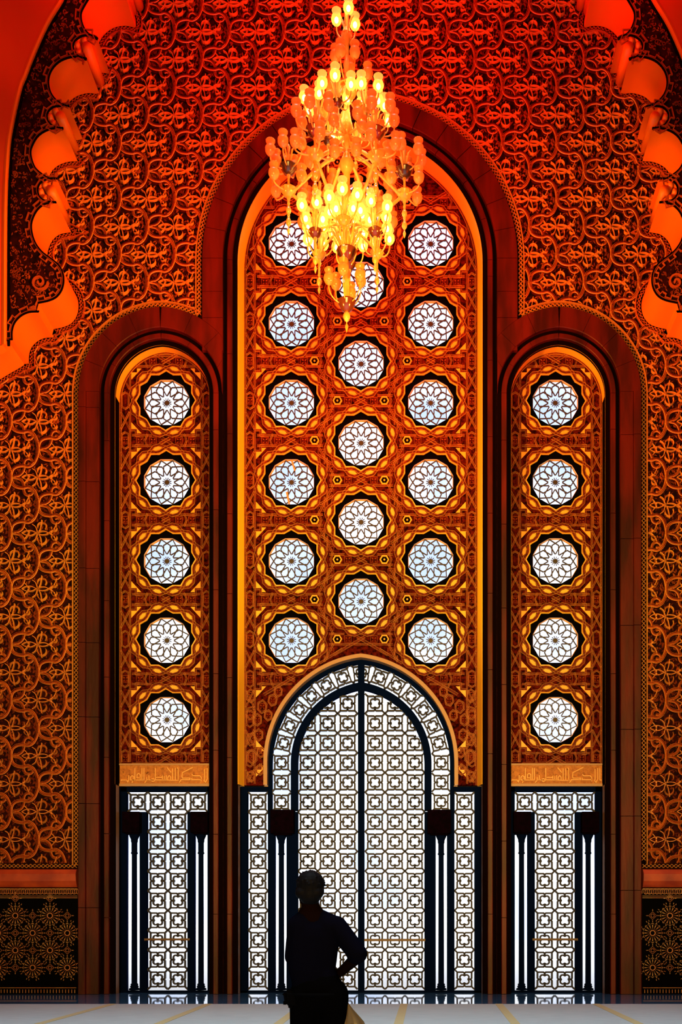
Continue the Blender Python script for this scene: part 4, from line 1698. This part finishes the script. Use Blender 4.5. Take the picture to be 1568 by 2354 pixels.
# main shaft of glass balusters
shaft = [(5, 760), (5, 640), (9, 628), (12, 615), (9, 602), (5, 596), (5, 560), (8, 552), (6, 540), (5, 520), (9, 505), (14, 494), (10, 483), (6, 478), (7, 440), (11, 420), (15, 405), (10, 392), (6, 388),
         (6, 350), (12, 335), (18, 322), (12, 308), (7, 300), (7, 270), (10, 255), (12, 240), (8, 225), (6, 215), (6, 180), (9, 160), (11, 140), (7, 128), (5, 122), (5, 60), (7, 40), (5, 20), (4, 5)]
q = MB(); q.lathe([(r * UC, (h - 0) * UC) for r, h in reversed(shaft)], 16, flute=0.05, nfl=8)
q.build('shaft', AMBER, ch, smooth=True)
# suspension to the ceiling
q = MB(); q.tube([(0, 0, 750 * UC), (0, 0, HT - cz0 - 0.02)], 0.022, 8); q.build('suspension_rod', AMBER, ch)
# top tier
cluster(0, 0, zc(84), 25, 3, 30, True, 0.75, 0, False, 0.8, True)
# second tier: flange and unlit cups, upper cups
q = MB(); q.lathe([(6 * UC, 0), (16 * UC, -2 * UC), (24 * UC, -10 * UC), (25 * UC, -13 * UC), (22 * UC, -12 * UC), (12 * UC, -5 * UC), (6 * UC, -6 * UC)], 24, (0, 0, zc(190)), flute=0.03, nfl=16)
q.build('bell_flange', AMBER, ch, smooth=True)
for i in range(6):
    a = 2 * PI * i / 6 + 0.3
    R = 27 if i % 2 else 50
    zt = zc(150) if i % 2 else zc(172)
    arm((8 * UC * math.cos(a), 8 * UC * math.sin(a), zc(200)), (R * UC * math.cos(a), R * UC * math.sin(a), zt), 2, 1.8)
    cup(R * UC * math.cos(a), R * UC * math.sin(a), zt, False)
# third tier: six small lit clusters
for i in range(6):
    a = PI / 3 * i + 0.26
    cluster(66 * UC * math.cos(a), 66 * UC * math.sin(a), zc(290), 34, 5, 24, True, a + 0.2, 46, i % 2 == 0, 0.85, True, (0, 1, 2, 4))
    arm((6 * UC * math.cos(a), 6 * UC * math.sin(a), zc(310)), (64 * UC * math.cos(a), 64 * UC * math.sin(a), zc(296)), 10, 3.2, 'branch')
# widest tier: six unlit clusters on strong branches
for i in range(6):
    a = PI / 3 * i + 0.04
    R = 133
    x, y = R * UC * math.cos(a), R * UC * math.sin(a)
    cluster(x, y, zc(394), 42, 6, 24, False, a + 0.3, 95, True, 1.25, True)
    cluster(x, y, zc(446), 44, 4, 6, False, a + 0.8, 70, False, 1.15, False)
    arm((10 * UC * math.cos(a), 10 * UC * math.sin(a), zc(352)), (x * 0.93, y * 0.93, zc(438)), 26, 4.2, 'branch', 0.1)
    arm((10 * UC * math.cos(a), 10 * UC * math.sin(a), zc(520)), (x * 0.93, y * 0.93, zc(448)), -16, 3.8, 'branch', 0.1)
# lower tier: six lit clusters
for i in range(6):
    a = PI / 3 * i + 0.5
    x, y = 78 * UC * math.cos(a), 78 * UC * math.sin(a)
    cluster(x, y, zc(562), 33, 5, 36, True, a, 62, i % 2 == 1, 1.0, True)
    arm((10 * UC * math.cos(a), 10 * UC * math.sin(a), zc(520)), (x, y, zc(556)), 6, 3.0, 'branch', 0.1)
# inner lit ring and big centre bowl
for i in range(6):
    a = PI / 3 * i + 0.1
    arm((6 * UC * math.cos(a), 6 * UC * math.sin(a), zc(575)), (36 * UC * math.cos(a), 36 * UC * math.sin(a), zc(500)), 4, 1.8)
    cup(36 * UC * math.cos(a), 36 * UC * math.sin(a), zc(505), True)
o = link('glass_bowl', BOWLD_ME, ch, loc=(0, 0, zc(585)))
o.scale = (1.45, 1.45, 1.6)
for i in range(14):
    a = 2 * PI * i / 14
    q = MB()
    q.tube([(14 * UC * math.cos(a), 14 * UC * math.sin(a), zc(580)), (17 * UC * math.cos(a), 17 * UC * math.sin(a), zc(556)), (30 * UC * math.cos(a), 30 * UC * math.sin(a), zc(532)), (44 * UC * math.cos(a), 44 * UC * math.sin(a), zc(534))],
           [1.0 * UC, 2.2 * UC, 2.4 * UC, 0.3 * UC], 6)
    q.build('glass_leaf', AMBER, ch, smooth=True)
# bottom: upright pale cups over the lowest bowl, ball and drop
for i in range(6):
    a = PI / 3 * i + 0.35
    R = 42 if i % 2 else 34
    arm((6 * UC * math.cos(a), 6 * UC * math.sin(a), zc(698)), (R * UC * math.cos(a), R * UC * math.sin(a), zc(662 if i % 2 else 652)), 8, 1.3)
    cup(R * UC * math.cos(a), R * UC * math.sin(a), zc(664 if i % 2 else 654), False)
q = MB(); q.lathe([(4 * UC, zc(615)), (9 * UC, zc(628)), (6 * UC, zc(642)), (4 * UC, zc(655)), (7 * UC, zc(670)), (4 * UC, zc(692))], 14, flute=0.06, nfl=8)
q.build('lower_baluster', AMBER, ch, smooth=True)
o = link('glass_bowl', BOWLD_ME, ch, loc=(0, 0, zc(702)))
o.scale = (1.3, 1.3, 1.6)
q = MB(); q.lathe([(0, zc(714)), (3 * UC, zc(716)), (8 * UC, zc(724)), (8.4 * UC, zc(730)), (5 * UC, zc(737)), (1.4 * UC, zc(740)), (1.2 * UC, zc(744)), (3.6 * UC, zc(749)), (3.8 * UC, zc(753)), (0, zc(765))], 16)
q.build('finial', AMBER, ch, smooth=True)
# the lamps' own light
for z, e in ((zc(250), 60), (zc(500), 55), (zc(30), 20)):
    ld = bpy.data.lights.new('chandelier_glow', 'POINT')
    ld.energy = e
    ld.color = (1.0, 0.60, 0.16)
    ld.shadow_soft_size = 0.6
    o = bpy.data.objects.new('chandelier_glow', ld)
    COL.objects.link(o)
    o.parent = ch
    o.location = (0, 0, z)

# ------------------------------------------------------------------ the standing visitor
SP = 350.0
YPER = -D + F / SP
person = empty('person', (at(730, 0, YPER)[0], YPER, 0.024), label='person in dark clothes seen from behind, one hand on the hip', cat='person')
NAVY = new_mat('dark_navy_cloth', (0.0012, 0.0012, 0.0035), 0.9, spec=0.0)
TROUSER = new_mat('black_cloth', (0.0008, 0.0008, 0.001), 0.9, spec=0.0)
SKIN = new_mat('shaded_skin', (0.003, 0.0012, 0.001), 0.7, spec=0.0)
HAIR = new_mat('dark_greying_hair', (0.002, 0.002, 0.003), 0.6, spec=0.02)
SHOE = new_mat('black_shoe', (0.004, 0.004, 0.004), 0.5)


def pp(px, py, y=0.0):
    """person space: pixel position at the person's depth, y = metres toward the wall"""
    return ((px - 730) / SP, y, CZ + (VY - py) / SP - 0.024)


def capsule(q, a, b, ra, rb, flat=1.0, seg=14):
    """tapered limb with round ends; flat squashes it front to back"""
    a, b = Vector(a), Vector(b)
    d = b - a
    L = d.length
    t = d.normalized() if L > 1e-6 else Vector((0, 0, 1))
    up = Vector((0, 1, 0)) if abs(t.y) < 0.9 else Vector((1, 0, 0))
    n1 = t.cross(up).normalized()
    n2 = t.cross(n1)
    rings = []
    for i in range(5):
        th = -PI / 2 + PI / 2 * i / 4
        rings.append((a + t * (ra * math.sin(th)), ra * math.cos(th)))
    for i in range(5):
        th = PI / 2 * i / 4
        rings.append((b + t * (rb * math.sin(th)), rb * math.cos(th)))
    vs, fs = [], []
    for c, r in rings:
        r = max(r, 1e-4)
        for j in range(seg):
            an = 2 * PI * j / seg
            vs.append(tuple(c + n1 * (r * math.cos(an)) + n2 * (r * flat * math.sin(an))))
    for i in range(len(rings) - 1):
        for j in range(seg):
            fs.append((i * seg + j, i * seg + (j + 1) % seg, (i + 1) * seg + (j + 1) % seg, (i + 1) * seg + j))
    fs += [tuple(range(seg - 1, -1, -1)), tuple((len(rings) - 1) * seg + j for j in range(seg))]
    q.add(vs, fs)


def ellipsoid(q, c, r, seg=18, ringn=10):
    vs, fs = [], []
    for i in range(ringn + 1):
        th = PI * i / ringn
        for j in range(seg):
            a = 2 * PI * j / seg
            s = max(math.sin(th), 1e-3)
            vs.append((c[0] + r[0] * s * math.cos(a), c[1] + r[1] * s * math.sin(a), c[2] + r[2] * math.cos(th)))
    for i in range(ringn):
        for j in range(seg):
            fs.append((i * seg + j, (i + 1) * seg + j, (i + 1) * seg + (j + 1) % seg, i * seg + (j + 1) % seg))
    q.add(vs, fs)


def skin_of(q, name, mat, parent, vox=0.008, smooth=6):
    """melt the shapes of q into one continuous surface"""
    me = q.mesh(name + '_shape', [mat])
    o = bpy.data.objects.new(name + '_shape', me)
    COL.objects.link(o)
    m = o.modifiers.new('remesh', 'REMESH')
    m.mode = 'VOXEL'
    m.voxel_size = vox
    m2 = o.modifiers.new('smooth', 'SMOOTH')
    m2.factor = 0.5
    m2.iterations = smooth
    dg = bpy.context.evaluated_depsgraph_get()
    res = bpy.data.meshes.new_from_object(o.evaluated_get(dg))
    res.name = name
    bpy.data.objects.remove(o)
    bpy.data.meshes.remove(me)
    if not res.materials:
        res.materials.append(mat)
    res.polygons.foreach_set('use_smooth', [True] * len(res.polygons))
    return link(name, res, parent)


SH_L, SH_R = pp(684, 2126, 0.0), pp(774, 2129, -0.02)
EL_R, HA_R = pp(826, 2196, -0.06), pp(782, 2236, 0.06)
EL_L, HA_L = pp(672, 2206, 0.04), pp(690, 2252, 0.20)
HEADC = pp(712, 2046, 0.02)
q = MB()
ellipsoid(q, (HEADC[0] + 0.004, 0.02, HEADC[2] + 0.022), (0.083, 0.102, 0.095))
ellipsoid(q, (HEADC[0] - 0.012, 0.055, HEADC[2] - 0.045), (0.066, 0.068, 0.075))       # jaw and cheeks
capsule(q, (HEADC[0] - 0.030, 0.150, HEADC[2] - 0.010), (HEADC[0] - 0.022, 0.115, HEADC[2] + 0.03), 0.014, 0.010)   # nose
capsule(q, (HEADC[0] - 0.045, 0.118, HEADC[2] - 0.055), (HEADC[0] - 0.005, 0.122, HEADC[2] - 0.055), 0.010, 0.010)   # mouth
for s in (-1, 1):
    ellipsoid(q, (HEADC[0] + s * 0.083, 0.015, HEADC[2] - 0.005), (0.012, 0.022, 0.034), 10, 8)
    ellipsoid(q, (HEADC[0] - 0.02 + s * 0.032, 0.108, HEADC[2] + 0.022), (0.014, 0.012, 0.010), 10, 8)
capsule(q, (HEADC[0], 0.0, HEADC[2] - 0.06), pp(716, 2104, -0.005), 0.058, 0.066)       # neck
capsule(q, pp(716, 2112), pp(728, 2260), 0.10, 0.11, 0.8)
capsule(q, SH_L, EL_L, 0.052, 0.044)
capsule(q, EL_L, HA_L, 0.043, 0.030)
capsule(q, SH_R, EL_R, 0.055, 0.046)
capsule(q, EL_R, HA_R, 0.045, 0.031)
for s in (-1, 1):
    hip = (s * 0.085 + 0.005, 0, 0.90)
    kn = (s * 0.098, 0.012, 0.50)
    an = (s * 0.105, -0.01, 0.075)
    capsule(q, hip, kn, 0.085, 0.058)
    capsule(q, kn, an, 0.056, 0.040)
    capsule(q, (an[0], -0.03, 0.035), (an[0] + s * 0.02, 0.14, 0.028), 0.032, 0.028)


def hand(q, wrist, along, palm_n, side):
    """palm, four bent fingers of different length and a thumb from the side of the palm"""
    w, t, nrm = Vector(wrist), Vector(along).normalized(), Vector(palm_n).normalized()
    sd = t.cross(nrm).normalized() * side
    capsule(q, w, w + t * 0.075, 0.026, 0.034, 0.55)
    for i, (o, L) in enumerate(((0.030, 0.070), (0.010, 0.080), (-0.010, 0.074), (-0.028, 0.058))):
        k = w + t * 0.085 + sd * o
        m = k + t * L * 0.5 + nrm * 0.012
        e = m + t * L * 0.38 + nrm * 0.030
        capsule(q, k, m, 0.0095, 0.009, 1, 8)
        capsule(q, m, e, 0.009, 0.008, 1, 8)
    b0 = w + t * 0.025 + sd * 0.026
    b1 = b0 + sd * 0.030 + t * 0.030
    b2 = b1 + t * 0.030 + nrm * 0.012
    capsule(q, b0, b1, 0.012, 0.0105, 1, 8)
    capsule(q, b1, b2, 0.0105, 0.009, 1, 8)


hand(q, HA_R, (-0.55, 0.55, -0.35), (-0.5, -0.5, -0.2), 1)
hand(q, HA_L, (0.55, 0.6, 0.05), (0.2, -0.5, -0.6), -1)
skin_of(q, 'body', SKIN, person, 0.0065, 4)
# shirt with short sleeves
q = MB()
capsule(q, pp(692, 2130), pp(768, 2134), 0.062, 0.066, 0.95)
capsule(q, pp(714, 2106), pp(690, 2124), 0.060, 0.056, 0.95)
capsule(q, pp(722, 2106), pp(764, 2124), 0.064, 0.062, 0.95)
capsule(q, pp(700, 2128), pp(702, 2230), 0.098, 0.112, 0.95)
capsule(q, pp(752, 2130), pp(742, 2232), 0.092, 0.084, 0.95)
capsule(q, pp(720, 2150), pp(716, 2240), 0.130, 0.130, 0.85)
capsule(q, pp(704, 2235), pp(707, 2278), 0.105, 0.098, 1.0)
capsule(q, pp(742, 2235), pp(752, 2276), 0.086, 0.096, 1.0)
capsule(q, pp(710, 2104), pp(726, 2112), 0.070, 0.072)
capsule(q, SH_L, pp(673, 2200, 0.03), 0.066, 0.058)
mid = tuple(0.06 * a + 0.94 * b for a, b in zip(SH_R, EL_R))
capsule(q, SH_R, mid, 0.070, 0.066)
capsule(q, mid, pp(818, 2197, -0.045), 0.060, 0.058)
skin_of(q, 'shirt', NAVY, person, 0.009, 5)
# trousers
q = MB()
capsule(q, pp(712, 2268), pp(748, 2268), 0.112, 0.112, 1.0)
capsule(q, pp(712, 2290), pp(754, 2290), 0.108, 0.108, 1.0)
for s in (-1, 1):
    capsule(q, (s * 0.088 + 0.010, 0.0, 0.90), (s * 0.100 + 0.004, 0.012, 0.50), 0.108, 0.085)
    capsule(q, (s * 0.100 + 0.004, 0.012, 0.50), (s * 0.106, -0.01, 0.12), 0.084, 0.068)
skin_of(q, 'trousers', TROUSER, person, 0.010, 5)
for s in (-1, 1):
    q = MB()
    capsule(q, (s * 0.105, -0.045, 0.042), (s * 0.125, 0.15, 0.034), 0.042, 0.036, 1.0)
    skin_of(q, 'shoe', SHOE, person, 0.008, 3)
# hair: cap over the back of the head with short tufts
q = MB()
ellipsoid(q, (HEADC[0] + 0.004, 0.004, HEADC[2] + 0.038), (0.094, 0.104, 0.092))
capsule(q, (HEADC[0] - 0.045, -0.045, HEADC[2] - 0.02), (HEADC[0] + 0.05, -0.045, HEADC[2] - 0.02), 0.045, 0.045)
ellipsoid(q, (HEADC[0] + 0.006, -0.030, HEADC[2] - 0.030), (0.074, 0.070, 0.075))
ellipsoid(q, (HEADC[0] + 0.006, -0.012, HEADC[2] - 0.075), (0.056, 0.055, 0.045))
rnd = random.Random(11)
for i in range(90):
    a = rnd.uniform(0, 2 * PI)
    e = rnd.uniform(0.0, 1.45)
    d = Vector((math.cos(a) * math.cos(e), math.sin(a) * math.cos(e), math.sin(e)))
    if d.y > 0.75:
        continue
    c = Vector((HEADC[0] + 0.004, 0.004, HEADC[2] + 0.034))
    p0 = c + Vector((d.x * 0.086, d.y * 0.096, d.z * 0.084))
    p1 = p0 + d * rnd.uniform(0.008, 0.022) + Vector((0, 0, -0.004))
    capsule(q, p0, p1, 0.010, 0.004, 1, 6)
skin_of(q, 'hair', HAIR, person, 0.0055, 1)

# waist bag on the left hip
bagm = new_mat('black_nylon', (0.0012, 0.0012, 0.0015), 0.7, spec=0.0)
bag = empty('waist_bag', (at(666, 0, YPER)[0], YPER, zpx(2297, YPER)), label='black waist bag worn at the standing person\'s left hip', cat='bag')
bm = bmesh.new()
bmesh.ops.create_cube(bm, size=1.0)
for v in bm.verts:
    v.co = Vector((v.co.x * 0.115 + (0.012 if v.co.z < 0 else 0), v.co.y * 0.17, v.co.z * 0.115 - v.co.x * 0.02))
bmesh.ops.bevel(bm, geom=bm.edges[:], offset=0.022, segments=3, affect='EDGES')
me = bpy.data.meshes.new('pouch'); bm.to_mesh(me); bm.free(); me.materials.append(bagm)
link('pouch', me, bag, loc=(0.022, 0, 0))
q = MB(); q.tube([(-0.03, 0.06, 0.03), (-0.045, 0.0, 0.032), (-0.03, -0.07, 0.03)], 0.004, 6); q.build('zip', bagm, bag)
q = MB(); q.box(-0.040, -0.022, -0.02, 0.02, -0.035, -0.012); q.build('buckle', bagm, bag)
belt = [(-0.003 + 0.172 * math.cos(2 * PI * i / 24), 0.128 * math.sin(2 * PI * i / 24), 0.905) for i in range(25)]
q = MB(); q.tube(belt, 0.012, 6); q.build('belt', bagm, person)

# plastic carrier bag hanging at the right hip
PLASTIC = glass_mat('thin_brown_plastic', (0.75, 0.62, 0.40), 0.14, 0.22, body=(0.22, 0.15, 0.07), bodyfac=0.55)
pb = empty('plastic_bag', (at(796, 0, YPER)[0], YPER, zpx(2303, YPER)), label='thin translucent plastic bag hanging at the standing person\'s right hip', cat='bag')
q = MB()
seg = 40
prof = [(0.010, 0.0), (0.016, -0.02), (0.030, -0.05), (0.052, -0.09), (0.074, -0.13), (0.088, -0.18), (0.088, -0.24), (0.070, -0.28), (0.030, -0.30), (0.0, -0.302)]
vs, fs = [], []
rnd = random.Random(4)
ph = [rnd.uniform(0, 6) for _ in range(4)]
for j in range(seg):
    a = 2 * PI * j / seg
    for i, (r, h) in enumerate(prof):
        rr = r * (1 + 0.13 * math.cos(9 * a + ph[0]) + 0.08 * math.cos(14 * a + ph[1] + i * 0.3))
        vs.append((0.030 * min(1, -h / 0.12) + rr * math.cos(a), rr * 0.7 * math.sin(a), h))
k = len(prof)
for j in range(seg):
    for i in range(k - 1):
        fs.append((j * k + i, j * k + i + 1, ((j + 1) % seg) * k + i + 1, ((j + 1) % seg) * k + i))
q.add(vs, fs)
q.build('bag_body', PLASTIC, pb, smooth=True)
q = MB()
ellipsoid(q, (0.035, 0.0, -0.21), (0.060, 0.040, 0.070))
q.build('bag_contents', new_mat('dark_contents', (0.02, 0.012, 0.008), 0.6), pb, smooth=True)
q = MB(); q.tube([(0, 0, 0.0), (-0.012, 0.0, 0.025), (-0.022, 0.02, 0.05)], 0.007, 7); q.build('bag_handle', PLASTIC, pb, smooth=True)
